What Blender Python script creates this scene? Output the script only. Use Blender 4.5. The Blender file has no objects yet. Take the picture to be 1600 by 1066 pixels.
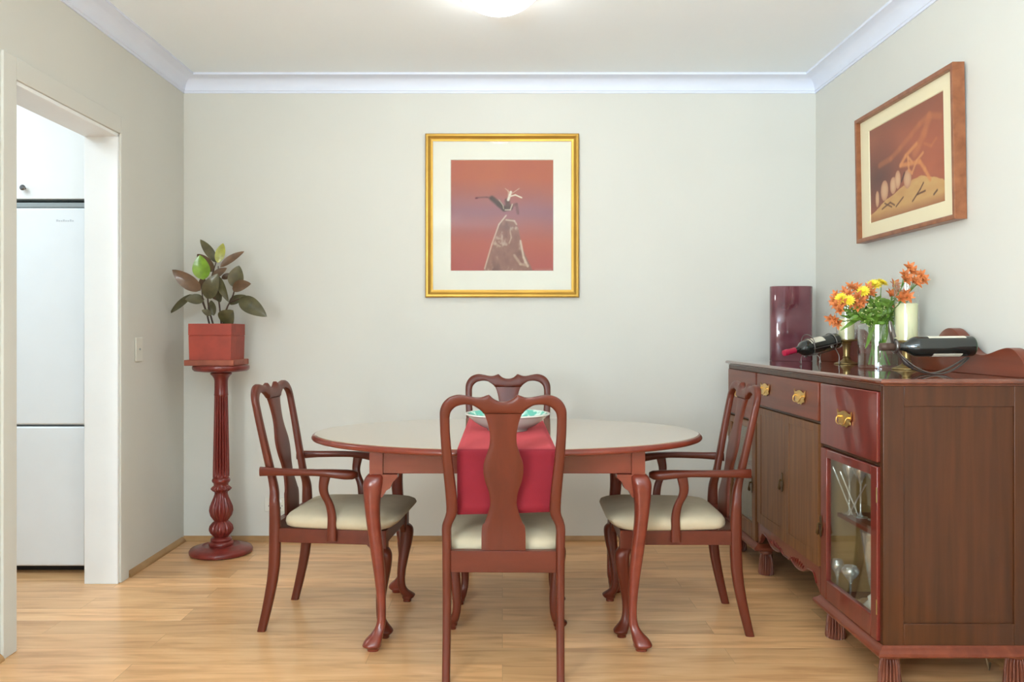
import bpy, bmesh, math, random
from mathutils import Vector, Matrix
PI = math.pi
R = math.radians
random.seed(7)
SC = bpy.context.scene
COL = SC.collection

# ---------------------------------------------------------------- camera
F = 1270.0                      # focal length in pixels of the 1600 wide frame
CX, CY, CH = 785.0, 521.0, 1.18  # vanishing point and camera height
cam = bpy.data.cameras.new('camera')
cam.sensor_width = 36.0
cam.lens = F / 1600 * 36
cam.shift_x = (800 - CX) / 1600
cam.shift_y = -(533 - CY) / 1600
cam.clip_start = 0.05
co = bpy.data.objects.new('camera', cam)
co.location = (0, 0, CH)
co.rotation_euler = (R(90), 0, 0)
COL.objects.link(co)
SC.camera = co

# ---------------------------------------------------------------- light
SC.view_settings.view_transform = 'Standard'
SC.view_settings.look = 'None'
SC.view_settings.gamma = 1
SC.view_settings.exposure = 0.30
SC.view_settings.use_curve_mapping = False
w = bpy.data.worlds.new('world')
SC.world = w
w.use_nodes = True
w.node_tree.nodes['Background'].inputs[0].default_value = (0.92, 0.96, 1.0, 1)
w.node_tree.nodes['Background'].inputs[1].default_value = 1.0


def area(name, loc, aim, sx, sy, power, col=(1, 1, 1), spread=180):
    l = bpy.data.lights.new(name, 'AREA')
    l.shape = 'RECTANGLE'
    l.size, l.size_y = sx, sy
    l.energy = power
    l.color = col
    l.spread = R(spread)
    o = bpy.data.objects.new(name, l)
    o.location = loc
    o.rotation_euler = (Vector(aim) - Vector(loc)).to_track_quat('-Z', 'Y').to_euler()
    COL.objects.link(o)
    return o


area('ceiling_bounce_fill', (0.35, -0.9, 1.75), (0.35, -0.92, 2.64), 0.9, 0.9, 20, (0.80, 0.95, 1.0))  # added fill behind the camera, bounced off the ceiling to brighten it
area('upward_fill', (-0.9, -2.15, 1.22), (-0.3, -1.25, 2.40), 1.6, 0.5, 155, (0.62, 0.84, 1.0), 110)  # invented source, out of view, that lifts the ceiling and flattens the shading
area('side_window_daylight', (-1.97, -0.9, 1.5), (1.8, 2.4, 1.5), 1.6, 1.6, 130, (0.88, 0.96, 1.0))
area('kitchen_light', (-3.0, 3.0, 2.55), (-3.0, 3.0, 0), 1.3, 1.3, 29, (0.76, 0.91, 1.0))

# ---------------------------------------------------------------- helpers


def lin(c):
    out = []
    for v in c[:3]:
        v = v / 255.0
        out.append(v / 12.92 if v <= 0.04045 else ((v + 0.055) / 1.055) ** 2.4)
    return (out[0], out[1], out[2], 1.0)


def new_mat(name):
    m = bpy.data.materials.new(name)
    m.use_nodes = True
    nt = m.node_tree
    return m, nt, nt.nodes['Principled BSDF']


def noise_mix(nt, c1, c2, scale, stretch=(1, 1, 1), detail=4, lo=0.35, hi=0.65, coord='Object'):
    tc = nt.nodes.new('ShaderNodeTexCoord')
    mp = nt.nodes.new('ShaderNodeMapping')
    mp.inputs['Scale'].default_value = stretch
    nz = nt.nodes.new('ShaderNodeTexNoise')
    nz.inputs['Scale'].default_value = scale
    nz.inputs['Detail'].default_value = detail
    rp = nt.nodes.new('ShaderNodeValToRGB')
    rp.color_ramp.elements[0].position = lo
    rp.color_ramp.elements[1].position = hi
    rp.color_ramp.elements[0].color = c1
    rp.color_ramp.elements[1].color = c2
    nt.links.new(tc.outputs[coord], mp.inputs[0])
    nt.links.new(mp.outputs[0], nz.inputs['Vector'])
    nt.links.new(nz.outputs['Fac'], rp.inputs[0])
    return rp, nz


def mat_plain(name, col, rough=0.5, metal=0.0, coat=0.0, spec=0.5, var=0.06, scale=6, bump=0.0, bscale=60, sheen=0):
    m, nt, b = new_mat(name)
    c = lin(col)
    c1 = tuple(x * (1 - var) for x in c[:3]) + (1,)
    c2 = tuple(min(1, x * (1 + var)) for x in c[:3]) + (1,)
    rp, nz = noise_mix(nt, c1, c2, scale)
    nt.links.new(rp.outputs[0], b.inputs['Base Color'])
    b.inputs['Roughness'].default_value = rough
    b.inputs['Metallic'].default_value = metal
    b.inputs['Coat Weight'].default_value = coat
    b.inputs['Coat Roughness'].default_value = 0.06
    b.inputs['Specular IOR Level'].default_value = spec
    if sheen:
        b.inputs['Sheen Weight'].default_value = sheen
    if bump:
        n2 = nt.nodes.new('ShaderNodeTexNoise')
        n2.inputs['Scale'].default_value = bscale
        n2.inputs['Detail'].default_value = 3
        tc = nt.nodes.new('ShaderNodeTexCoord')
        nt.links.new(tc.outputs['Object'], n2.inputs['Vector'])
        bp = nt.nodes.new('ShaderNodeBump')
        bp.inputs['Strength'].default_value = bump
        bp.inputs['Distance'].default_value = 0.002
        nt.links.new(n2.outputs['Fac'], bp.inputs['Height'])
        nt.links.new(bp.outputs[0], b.inputs['Normal'])
    return m


def mat_wood(name, dark, light, stretch, rough=0.3, coat=0.5, scale=9, ior=1.5, crough=0.08, lo=0.3, hi=0.7, spec=0.3):
    m, nt, b = new_mat(name)
    rp, nz = noise_mix(nt, lin(dark), lin(light), scale, stretch, detail=8, lo=lo, hi=hi)
    nz.inputs['Distortion'].default_value = 0.4
    nt.links.new(rp.outputs[0], b.inputs['Base Color'])
    b.inputs['Roughness'].default_value = rough
    b.inputs['Coat Weight'].default_value = coat
    b.inputs['Coat Roughness'].default_value = crough
    b.inputs['IOR'].default_value = ior
    b.inputs['Specular IOR Level'].default_value = spec
    return m


def mat_glass(name, tint=(1, 1, 1), refl=1.0, ior=1.45, rough=0.02, strength=1.0):
    """clear thin glass: see-through with fresnel reflections"""
    m, nt, b = new_mat(name)
    nt.nodes.remove(b)
    out = nt.nodes['Material Output']
    tr = nt.nodes.new('ShaderNodeBsdfTransparent')
    tr.inputs[0].default_value = (*tint, 1)
    gl = nt.nodes.new('ShaderNodeBsdfGlossy')
    gl.inputs['Roughness'].default_value = rough
    gl.inputs[0].default_value = (refl, refl, refl, 1)
    fr = nt.nodes.new('ShaderNodeMath')     # schlick fresnel from the view angle, the same on both faces
    lw = nt.nodes.new('ShaderNodeLayerWeight')
    lw.inputs['Blend'].default_value = 0.5
    pw5 = nt.nodes.new('ShaderNodeMath')
    pw5.operation = 'POWER'
    pw5.inputs[1].default_value = 4.0
    f0 = ((ior - 1) / (ior + 1)) ** 2
    nt.links.new(lw.outputs['Facing'], pw5.inputs[0])
    fr.operation = 'MULTIPLY_ADD'
    fr.inputs[1].default_value = 0.75
    fr.inputs[2].default_value = f0
    nt.links.new(pw5.outputs[0], fr.inputs[0])
    mm = nt.nodes.new('ShaderNodeMath')
    mm.operation = 'MULTIPLY'
    mm.use_clamp = True
    mm.inputs[1].default_value = strength
    mx = nt.nodes.new('ShaderNodeMixShader')
    nt.links.new(fr.outputs[0], mm.inputs[0])
    nt.links.new(mm.outputs[0], mx.inputs[0])
    nt.links.new(tr.outputs[0], mx.inputs[1])
    nt.links.new(gl.outputs[0], mx.inputs[2])
    nt.links.new(mx.outputs[0], out.inputs[0])
    return m


class MB:
    def __init__(s):
        s.bm = bmesh.new()
        s.mi = 0

    def face(s, vs):
        try:
            f = s.bm.faces.new(vs)
            f.material_index = s.mi
            return f
        except ValueError:
            return None

    def box(s, x0, x1, y0, y1, z0, z1):
        v = [s.bm.verts.new(p) for p in ((x0, y0, z0), (x1, y0, z0), (x1, y1, z0), (x0, y1, z0),
                                         (x0, y0, z1), (x1, y0, z1), (x1, y1, z1), (x0, y1, z1))]
        for q in ((3, 2, 1, 0), (4, 5, 6, 7), (0, 1, 5, 4), (1, 2, 6, 5), (2, 3, 7, 6), (3, 0, 4, 7)):
            s.face([v[i] for i in q])
        return s

    def loft(s, rings, cap=True, closed=False):
        vr = [[s.bm.verts.new(p) for p in r] for r in rings]
        n = len(vr[0])
        prs = list(zip(vr, vr[1:])) + ([(vr[-1], vr[0])] if closed else [])
        for a, b in prs:
            for i in range(n):
                j = (i + 1) % n
                s.face([a[i], a[j], b[j], b[i]])
        if cap and not closed:
            s.face(list(reversed(vr[0])))
            s.face(vr[-1])
        return s

    def lathe(s, prof, c=(0, 0, 0), n=32, flute=None, cap=True):
        """prof: list of (r, z[, fluteamp]); flute = count"""
        rings = []
        for p in prof:
            r, z = p[0], p[1]
            am = p[2] if len(p) > 2 else 0
            ring = []
            for i in range(n):
                a = 2 * PI * i / n
                rr = r
                if am and flute:
                    rr = r - am * (0.5 + 0.5 * math.cos(flute * a)) ** 2.0
                ring.append((c[0] + rr * math.cos(a), c[1] + rr * math.sin(a), c[2] + z))
            rings.append(ring)
        return s.loft(rings, cap)

    def tube(s, pts, r, n=8, cap=True, closed=False):
        pts = [Vector(p) for p in pts]
        rs = r if isinstance(r, (list, tuple)) else [r] * len(pts)
        rings = []
        up = Vector((0.13, 0.21, 1)).normalized()
        N = len(pts)
        prev = None
        for i, p in enumerate(pts):
            if closed:
                t = pts[(i + 1) % N] - pts[i - 1]
            else:
                t = pts[min(i + 1, N - 1)] - pts[max(i - 1, 0)]
            t.normalize()
            if prev is None:
                u = t.cross(up)
                if u.length < 1e-3:
                    u = t.cross(Vector((1, 0, 0)))
            else:
                u = prev - t * prev.dot(t)
            u.normalize()
            prev = u
            v = t.cross(u)
            rings.append([p + (u * math.cos(2 * PI * k / n) + v * math.sin(2 * PI * k / n)) * rs[i] for k in range(n)])
        return s.loft(rings, cap and not closed, closed)

    def poly(s, pts, d0, d1, fn):
        """extrude a 2D outline between depth d0 and d1; fn(u,v,d)->xyz"""
        a = [s.bm.verts.new(fn(u, v, d0)) for u, v in pts]
        b = [s.bm.verts.new(fn(u, v, d1)) for u, v in pts]
        s.face(list(reversed(a)))
        s.face(b)
        n = len(pts)
        for i in range(n):
            j = (i + 1) % n
            s.face([a[i], a[j], b[j], b[i]])
        return s

    def ribbon(s, A, B, th, fn, n=12, e=3.2):
        """solid between two 2D polylines with a rounded cross section. fn(u,v,d)->xyz"""
        rings = []
        for (p, q) in zip(A, B):
            t = th
            cx, cz = (p[0] + q[0]) / 2, (p[1] + q[1]) / 2
            hx, hz = (q[0] - p[0]) / 2, (q[1] - p[1]) / 2
            ring = []
            for k in range(n):
                a = 2 * PI * (k + 0.5) / n
                c, sn = math.cos(a), math.sin(a)
                uu = math.copysign(abs(c) ** (2 / e), c)
                dd = math.copysign(abs(sn) ** (2 / e), sn)
                ring.append(fn(cx + hx * uu, cz + hz * uu, dd * t / 2))
            rings.append(ring)
        return s.loft(rings)

    def build(s, name, mats, parent=None, smooth=35, bevel=0, sub=0, loc=None, rot=None):
        bmesh.ops.recalc_face_normals(s.bm, faces=s.bm.faces[:])
        me = bpy.data.meshes.new(name)
        s.bm.to_mesh(me)
        s.bm.free()
        if not isinstance(mats, (list, tuple)):
            mats = [mats]
        for m in mats:
            me.materials.append(m)
        if smooth:
            me.shade_smooth()
            me.set_sharp_from_angle(angle=R(smooth))
        o = bpy.data.objects.new(name, me)
        COL.objects.link(o)
        if parent:
            o.parent = parent
        if loc:
            o.location = loc
        if rot:
            o.rotation_euler = rot
        if bevel:
            md = o.modifiers.new('bevel', 'BEVEL')
            md.width = bevel
            md.segments = 2
            md.limit_method = 'ANGLE'
            md.angle_limit = R(40)
        if sub:
            md = o.modifiers.new('sub', 'SUBSURF')
            md.levels = md.render_levels = sub
        return o


def interp(tab, x):
    if x <= tab[0][0]:
        return tab[0][1]
    for (a, b), (c, d) in zip(tab, tab[1:]):
        if x <= c:
            return b + (d - b) * (x - a) / (c - a)
    return tab[-1][1]


def spline(pts, n=6, closed=False):
    """catmull-rom through points"""
    P = [Vector(p) for p in pts]
    N = len(P)
    out = []
    rng = range(N if closed else N - 1)
    for i in rng:
        p0 = P[i - 1] if (i > 0 or closed) else P[0]
        p1 = P[i]
        p2 = P[(i + 1) % N]
        p3 = P[(i + 2) % N] if (i + 2 < N or closed) else P[-1]
        for k in range(n):
            t = k / n
            out.append(0.5 * ((2 * p1) + (-p0 + p2) * t + (2 * p0 - 5 * p1 + 4 * p2 - p3) * t * t + (-p0 + 3 * p1 - 3 * p2 + p3) * t ** 3))
    if not closed:
        out.append(P[-1])
    return [tuple(v) for v in out]


def empty(name, loc=(0, 0, 0), rz=0):
    o = bpy.data.objects.new(name, None)
    o.empty_display_size = 0.1
    o.location = loc
    o.rotation_euler = (0, 0, rz)
    COL.objects.link(o)
    return o


def tag(o, label=None, cat=None, group=None, kind=None):
    if label:
        o['label'] = label
    if cat:
        o['category'] = cat
    if group:
        o['group'] = group
    if kind:
        o['kind'] = kind
    return o


def struct(mb, name, m, **k):
    return tag(mb.build(name, m, **k), kind='structure')


def copy_tree(o, parent=None):
    c = o.copy()
    COL.objects.link(c)
    if parent is not None:
        c.parent = parent
    for ch in list(o.children):
        copy_tree(ch, c)
    return c


def at(px, py, Y):
    s = F / Y
    return ((px - CX) / s, Y, CH - (py - CY) / s)


# ---------------------------------------------------------------- materials
WALLC = (214, 212, 203)
M = {}
M['wall'] = mat_plain('wall_paint', WALLC, 0.75, var=0.012, scale=2, bump=0.05, bscale=180)
M['ceil'] = mat_plain('ceiling_paint', (245, 251, 255), 0.8, var=0.01, scale=2)
M['cornice'] = mat_plain('cornice_paint', (226, 231, 244), 0.6, var=0.01)
M['white'] = mat_plain('white_gloss_paint', (240, 241, 240), 0.35, var=0.01)
M['fridge'] = mat_plain('fridge_enamel', (238, 242, 245), 0.3, var=0.01)
M['plastic'] = mat_plain('white_plastic', (222, 220, 208), 0.4, var=0.01)
M['grey'] = mat_plain('grey_plastic', (150, 158, 160), 0.45, var=0.03)
M['logo'] = mat_plain('logo_grey', (204, 209, 214), 0.4, var=0.01)
M['dark'] = mat_plain('dark_recess', (35, 32, 30), 0.6)
M['chrome'] = mat_plain('brushed_steel', (120, 120, 122), 0.3, metal=1)
CH_D, CH_L = (86, 34, 18), (99, 40, 23)
M['chair'] = mat_wood('mahogany_chair', CH_D, CH_L, (3, 3, 0.5), rough=0.4, coat=0.15, scale=7)
M['chair_arm'] = mat_wood('mahogany_arm', CH_D, CH_L, (3, 0.5, 3), rough=0.4, coat=0.15, scale=7)
M['chair_rail'] = mat_wood('mahogany_rail', CH_D, CH_L, (0.5, 3, 3), rough=0.4, coat=0.15, scale=7)
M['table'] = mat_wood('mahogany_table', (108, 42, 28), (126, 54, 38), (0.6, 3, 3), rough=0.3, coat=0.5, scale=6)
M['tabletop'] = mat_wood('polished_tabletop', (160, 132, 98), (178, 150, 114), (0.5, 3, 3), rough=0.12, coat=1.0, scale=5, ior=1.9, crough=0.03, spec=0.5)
M['sb_v'] = mat_wood('mahogany_upright', (60, 31, 12), (80, 42, 18), (6, 6, 0.35), rough=0.4, coat=0.2, scale=6, crough=0.05)
M['sb_door'] = mat_wood('mahogany_door', (98, 60, 32), (128, 84, 48), (6, 6, 0.35), rough=0.42, coat=0.15, scale=7)
M['sb_in'] = mat_wood('lightened_lining', (126, 100, 58), (150, 122, 76), (4, 4, 0.4), rough=0.6, coat=0, scale=5)
M['sb_h'] = mat_wood('mahogany_lengthwise', (102, 46, 28), (124, 60, 38), (5, 0.4, 5), rough=0.38, coat=0.25, scale=5, crough=0.12)
M['sb_x'] = mat_wood('mahogany_crosswise', (84, 36, 22), (104, 48, 30), (0.4, 5, 5), rough=0.3, coat=0.6, scale=5, crough=0.05)
M['sb_red'] = mat_wood('red_mahogany', (100, 34, 27), (118, 44, 34), (5, 5, 0.5), rough=0.28, coat=0.7, scale=5, crough=0.05)
M['sb_top'] = mat_wood('polished_sideboard_top', (92, 46, 30), (116, 62, 42), (4, 0.4, 4), rough=0.15, coat=1.0, scale=5, ior=1.6, crough=0.03)
M['foot'] = mat_wood('turned_foot_wood', (92, 46, 34), (130, 74, 54), (3, 3, 1), rough=0.35, coat=0.4, scale=8)
M['stand'] = mat_wood('redwood_stand', (104, 34, 28), (128, 46, 38), (3, 3, 0.6), rough=0.35, coat=0.45, scale=8)
M['seat'] = mat_plain('cream_upholstery', (190, 175, 148), 0.95, var=0.04, scale=14, bump=0.2, bscale=350, spec=0.2)
M['runner'] = mat_plain('crimson_cloth', (128, 11, 30), 0.85, var=0.03, scale=20, bump=0.2, bscale=500, sheen=0.9)
M['runner'].node_tree.nodes['Principled BSDF'].inputs['Sheen Tint'].default_value = (1.0, 0.16, 0.17, 1)
M['runner'].node_tree.nodes['Principled BSDF'].inputs['Sheen Roughness'].default_value = 0.35
M['terracotta'] = mat_plain('terracotta', (158, 60, 42), 0.55, var=0.14, scale=14, bump=0.3, bscale=40)
M['terracotta_tray'] = mat_plain('terracotta_tray', (150, 78, 56), 0.6, var=0.2, scale=18)
M['soil'] = mat_plain('soil', (52, 36, 26), 0.95, var=0.4, scale=60, bump=1, bscale=90)
M['gold'] = mat_plain('gilt_frame', (184, 142, 62), 0.4, metal=0.7, var=0.08)
M['walnut'] = mat_wood('walnut_frame', (128, 76, 48), (156, 98, 64), (3, 3, 3), rough=0.4, coat=0.3, scale=8)
M['mat'] = mat_plain('mat_board', (222, 221, 208), 0.85, var=0.01)
M['mat2'] = mat_plain('cream_mat_board', (232, 220, 184), 0.85, var=0.01)
M['brass'] = mat_plain('polished_brass', (226, 188, 112), 0.28, metal=1.0, var=0.1, scale=30)
M['brass_old'] = mat_plain('aged_brass', (164, 140, 92), 0.35, metal=0.85, var=0.1, scale=30)
M['bronze'] = mat_plain('dark_bronze', (92, 70, 42), 0.35, metal=0.9, var=0.2, scale=30)
M['iron'] = mat_plain('wrought_iron', (124, 118, 114), 0.3, metal=0.9, var=0.1)
M['candle'] = mat_plain('ivory_wax', (240, 232, 188), 0.5, var=0.02)
M['candle'].node_tree.nodes['Principled BSDF'].inputs['Subsurface Weight'].default_value = 0.15
M['wick'] = mat_plain('wick', (40, 36, 32), 0.9)
M['bottle'] = mat_plain('dark_wine_bottle', (20, 26, 24), 0.06, var=0.05, spec=0.7, coat=0.6)
M['bottle_green'] = mat_plain('green_glass_base', (28, 70, 34), 0.1, var=0.05, spec=0.7)
M['paper'] = mat_plain('label_paper', (226, 220, 200), 0.7, var=0.04, scale=40)
M['capsule'] = mat_plain('red_foil', (176, 24, 62), 0.35, var=0.05)
M['capsule_dark'] = mat_plain('brown_foil', (82, 62, 52), 0.4, var=0.05)
M['glass'] = mat_glass('clear_glass', (0.97, 0.985, 0.98), ior=1.5, strength=1.3)
M['pane'] = mat_glass('window_glass', (0.95, 0.96, 0.94), ior=1.45, strength=0.9)
M['picglass'] = mat_glass('picture_glass', (1, 1, 1), ior=1.4, strength=0.35)
M['crystal'] = mat_glass('crystal_glass', (0.93, 0.96, 0.96), ior=1.9, strength=3.0, rough=0.05)
nt = M['crystal'].node_tree      # white scatter mixed in to stand for bright highlights on the glass
df = nt.nodes.new('ShaderNodeBsdfTranslucent')
d2 = nt.nodes.new('ShaderNodeBsdfDiffuse')
for d_ in (df, d2):
    d_.inputs[0].default_value = (0.9, 0.93, 0.93, 1)
ad = nt.nodes.new('ShaderNodeAddShader')
mx = nt.nodes.new('ShaderNodeMixShader')
mx.inputs[0].default_value = 0.09
o_ = nt.nodes['Material Output']
src = o_.inputs[0].links[0].from_socket
nt.links.new(df.outputs[0], ad.inputs[0])
nt.links.new(d2.outputs[0], ad.inputs[1])
nt.links.new(src, mx.inputs[1])
nt.links.new(ad.outputs[0], mx.inputs[2])
nt.links.new(mx.outputs[0], o_.inputs[0])
M['waterg'] = mat_glass('water', (0.9, 0.95, 0.9), ior=1.33)
M['bowl'] = mat_plain('white_glazed_ceramic', (226, 226, 216), 0.18, var=0.02, coat=0.5)
M['petal_o'] = mat_plain('orange_petal', (204, 118, 62), 0.6, var=0.22, scale=40)
M['petal_y'] = mat_plain('yellow_petal', (240, 214, 60), 0.6, var=0.1, scale=30)
M['bud'] = mat_plain('pale_bud', (222, 226, 150), 0.6, var=0.1)
M['stemg'] = mat_plain('green_stem', (96, 138, 52), 0.5, var=0.15)
M['leafg'] = mat_plain('fresh_leaf', (100, 134, 44), 0.45, var=0.25, scale=20)
M['rub_dark'] = mat_plain('rubber_leaf', (84, 78, 48), 0.4, var=0.28, scale=22, coat=0.3)
M['rub_brown'] = mat_plain('rubber_leaf_brown', (104, 76, 52), 0.42, var=0.22, scale=22, coat=0.3)
M['rub_green'] = mat_plain('young_leaf', (120, 158, 38), 0.35, var=0.2, scale=25, coat=0.3)
M['rub_yel'] = mat_plain('yellow_leaf', (160, 160, 66), 0.35, var=0.18, scale=25, coat=0.3)
M['rub_stem'] = mat_plain('woody_stem', (72, 52, 40), 0.7, var=0.2)
M['skirting'] = mat_wood('skirting_wood', (150, 112, 70), (178, 138, 92), (1, 1, 3), rough=0.45, coat=0.1, scale=5)
M['cable'] = mat_plain('beige_cable', (150, 130, 100), 0.5)

# purple vase glass
m, nt, b = new_mat('purple_glass')
rp, nz = noise_mix(nt, lin((104, 46, 58)), lin((156, 100, 106)), 3.0, (1, 1, 1.6), detail=2, lo=0.3, hi=0.7)
nt.links.new(rp.outputs[0], b.inputs['Base Color'])
b.inputs['Roughness'].default_value = 0.08
b.inputs['Transmission Weight'].default_value = 0.35
b.inputs['Coat Weight'].default_value = 0.6
M['purple'] = m

# teal patterned glaze inside the bowl
m, nt, b = new_mat('teal_glaze')
rp, nz = noise_mix(nt, lin((104, 184, 164)), lin((204, 230, 216)), 26, detail=1, lo=0.48, hi=0.56)
nt.links.new(rp.outputs[0], b.inputs['Base Color'])
b.inputs['Roughness'].default_value = 0.15
M['teal'] = m

# lamp shade glass
m, nt, b = new_mat('lit_opal_glass')
b.inputs['Base Color'].default_value = (1, 1, 1, 1)
b.inputs['Emission Color'].default_value = (1, 0.98, 0.94, 1)
b.inputs['Emission Strength'].default_value = 20.0
M['lampglass'] = m

# floor boards
m, nt, b = new_mat('oak_floorboards')
tc = nt.nodes.new('ShaderNodeTexCoord')
br = nt.nodes.new('ShaderNodeTexBrick')
br.offset = 0.37
br.inputs['Scale'].default_value = 1.0
br.inputs['Mortar Size'].default_value = 0.0012
br.inputs['Mortar Smooth'].default_value = 0.2
br.inputs['Brick Width'].default_value = 1.32
br.inputs['Row Height'].default_value = 0.145
br.inputs['Color1'].default_value = (0, 0, 0, 1)
br.inputs['Color2'].default_value = (1, 1, 1, 1)
br.inputs['Mortar'].default_value = (0.5, 0.5, 0.5, 1)
nt.links.new(tc.outputs['Object'], br.inputs['Vector'])
sep = nt.nodes.new('ShaderNodeSeparateColor')
nt.links.new(br.outputs['Color'], sep.inputs[0])
mp = nt.nodes.new('ShaderNodeMapping')
mp.inputs['Scale'].default_value = (1.1, 9, 1)
nt.links.new(tc.outputs['Object'], mp.inputs[0])
off = nt.nodes.new('ShaderNodeVectorMath')
off.operation = 'ADD'
cmb = nt.nodes.new('ShaderNodeCombineXYZ')
mu = nt.nodes.new('ShaderNodeMath')
mu.operation = 'MULTIPLY'
mu.inputs[1].default_value = 37.0
nt.links.new(sep.outputs[0], mu.inputs[0])
nt.links.new(mu.outputs[0], cmb.inputs[0])
nt.links.new(mu.outputs[0], cmb.inputs[2])
nt.links.new(mp.outputs[0], off.inputs[0])
nt.links.new(cmb.outputs[0], off.inputs[1])
n1 = nt.nodes.new('ShaderNodeTexNoise')
n1.inputs['Scale'].default_value = 2.6
n1.inputs['Detail'].default_value = 8
n1.inputs['Distortion'].default_value = 0.8
nt.links.new(off.outputs[0], n1.inputs['Vector'])
r1 = nt.nodes.new('ShaderNodeValToRGB')
e = r1.color_ramp.elements
e[0].position = 0.3
e[0].color = lin((202, 148, 98))
e[1].position = 0.7
e[1].color = lin((238, 190, 138))
e2 = r1.color_ramp.elements.new(0.5)
e2.color = lin((226, 174, 121))
nt.links.new(n1.outputs['Fac'], r1.inputs[0])
mx = nt.nodes.new('ShaderNodeMix')
mx.data_type = 'RGBA'
mx.blend_type = 'MULTIPLY'
mx.inputs[0].default_value = 1.0
r2 = nt.nodes.new('ShaderNodeValToRGB')
r2.color_ramp.elements[0].color = (0.80, 0.79, 0.77, 1)
r2.color_ramp.elements[1].color = (1.08, 1.07, 1.05, 1)
nt.links.new(sep.outputs[0], r2.inputs[0])
nt.links.new(r1.outputs[0], mx.inputs[6])
nt.links.new(r2.outputs[0], mx.inputs[7])
mx2 = nt.nodes.new('ShaderNodeMix')
mx2.data_type = 'RGBA'
mx2.inputs[7].default_value = lin((150, 108, 66))
mf = nt.nodes.new('ShaderNodeMath')
mf.operation = 'MULTIPLY'
mf.inputs[1].default_value = 0.55
nt.links.new(br.outputs['Fac'], mf.inputs[0])
nt.links.new(mf.outputs[0], mx2.inputs[0])
nt.links.new(mx.outputs[2], mx2.inputs[6])
nt.links.new(mx2.outputs[2], b.inputs['Base Color'])
b.inputs['Roughness'].default_value = 0.3
b.inputs['Coat Weight'].default_value = 0.15
b.inputs['Coat Roughness'].default_value = 0.2
M['floor'] = m


def mat_vcol(name, rough=0.7):
    m, nt, b = new_mat(name)
    a = nt.nodes.new('ShaderNodeAttribute')
    a.attribute_name = 'paint'
    nt.links.new(a.outputs['Color'], b.inputs['Base Color'])
    b.inputs['Roughness'].default_value = rough
    return m


# ---------------------------------------------------------------- room
XL, XR, YB = -1.8135, 1.784, 4.625
ZC, ZCOR = 2.638, 2.553
Y0 = -2.4
D0, D1, DH = 3.019, 3.838, 2.12   # doorway in the left wall
WT = 0.15
struct(MB().box(-4.3, XR + 0.12, Y0 - 0.1, YB + 0.12, -0.08, 0), 'floor', M['floor'])
struct(MB().box(XL - WT, XR + 0.12, Y0 - 0.1, YB + 0.12, ZC, ZC + 0.1), 'ceiling', M['ceil'])
struct(MB().box(XL - WT, XR + 0.12, YB, YB + 0.12, 0, ZC), 'wall_back', M['wall'])
struct(MB().box(XR, XR + 0.12, Y0, YB, 0, ZC), 'wall_right', M['wall'])
mb = MB()
mb.box(XL - WT, XL, D1, YB, 0, ZC)
mb.box(XL - WT, XL, -0.1, D0, 0, ZC)
mb.box(XL - WT, XL, D0, D1, DH, ZC)
mb.box(XL - WT, XL, Y0, -1.7, 0, ZC)
mb.box(XL - WT, XL, -1.7, -0.1, 0, 0.7)
mb.box(XL - WT, XL, -1.7, -0.1, 2.3, ZC)
struct(mb, 'wall_left', M['wall'])
mb = MB().box(XL - WT, XR + 0.12, Y0 - 0.1, Y0, 0, ZC)
struct(mb, 'wall_front', M['wall'])

# cornice: one stepped cove profile along each wall
prof = [(0, 2.545), (0.007, 2.545), (0.007, 2.556), (0.012, 2.558)]
for k in range(1, 8):
    a = k / 8 * PI / 2
    prof.append((0.012 + 0.064 * (1 - math.cos(a)), 2.560 + 0.062 * math.sin(a)))
prof += [(0.078, 2.625), (0.088, 2.626), (0.088, ZC), (0, ZC)]
mb = MB()
loops = []
for d, z in prof:
    loops.append([(XL + d, Y0 + d, z), (XR - d, Y0 + d, z), (XR - d, YB - d, z), (XL + d, YB - d, z)])
for a, b_ in zip(loops, loops[1:] + loops[:1]):
    va = [mb.bm.verts.new(p) for p in a]
    vb = [mb.bm.verts.new(p) for p in b_]
    for i in range(4):
        j = (i + 1) % 4
        mb.face([va[i], va[j], vb[j], vb[i]])
bmesh.ops.remove_doubles(mb.bm, verts=mb.bm.verts[:], dist=1e-5)
struct(mb, 'trim_1', M['cornice'], smooth=30)


# skirting beads
def bead(name, p, q, nx, ny):
    mb = MB()
    pr = [(0, 0), (0.02, 0), (0.02, 0.006), (0.016, 0.014), (0.008, 0.022), (0, 0.028)]
    r0 = [(p[0] + nx * d, p[1] + ny * d, z) for d, z in pr]
    r1_ = [(q[0] + nx * d, q[1] + ny * d, z) for d, z in pr]
    mb.loft([r0, r1_])
    return struct(mb, name, M['skirting'])


bead('baseboard_back', (XL, YB), (XR, YB), 0, -1)
bead('baseboard_left', (XL, D1 + 0.09), (XL, YB - 0.02), 1, 0)
bead('baseboard_left_near', (XL, Y0), (XL, D0 - 0.09), 1, 0)
bead('baseboard_right', (XR, Y0), (XR, YB - 0.02), -1, 0)

# door lining (white) and architrave in wall colour
mb = MB()
mb.box(XL - WT - 0.004, XL + 0.004, D1 - 0.014, D1 + 0.002, 0, DH)
mb.box(XL - WT - 0.004, XL + 0.004, D0 - 0.002, D0 + 0.002, 0, DH)
mb.box(XL - WT - 0.004, XL + 0.004, D0, D1, DH - 0.014, DH + 0.002)
struct(mb, 'trim_2', M['white'], bevel=0.002)
mb = MB()
AW, AT = 0.085, 0.012
mb.box(XL, XL + AT, D1 + 0.002, D1 + AW, 0, DH + AW)
mb.box(XL, XL + AT, D0 - AW, D0 - 0.002, 0, DH + AW)
mb.box(XL, XL + AT, D0 - 0.002, D1 + 0.002, DH + 0.002, DH + AW)
struct(mb, 'trim_3', M['wall'], bevel=0.003)

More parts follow.
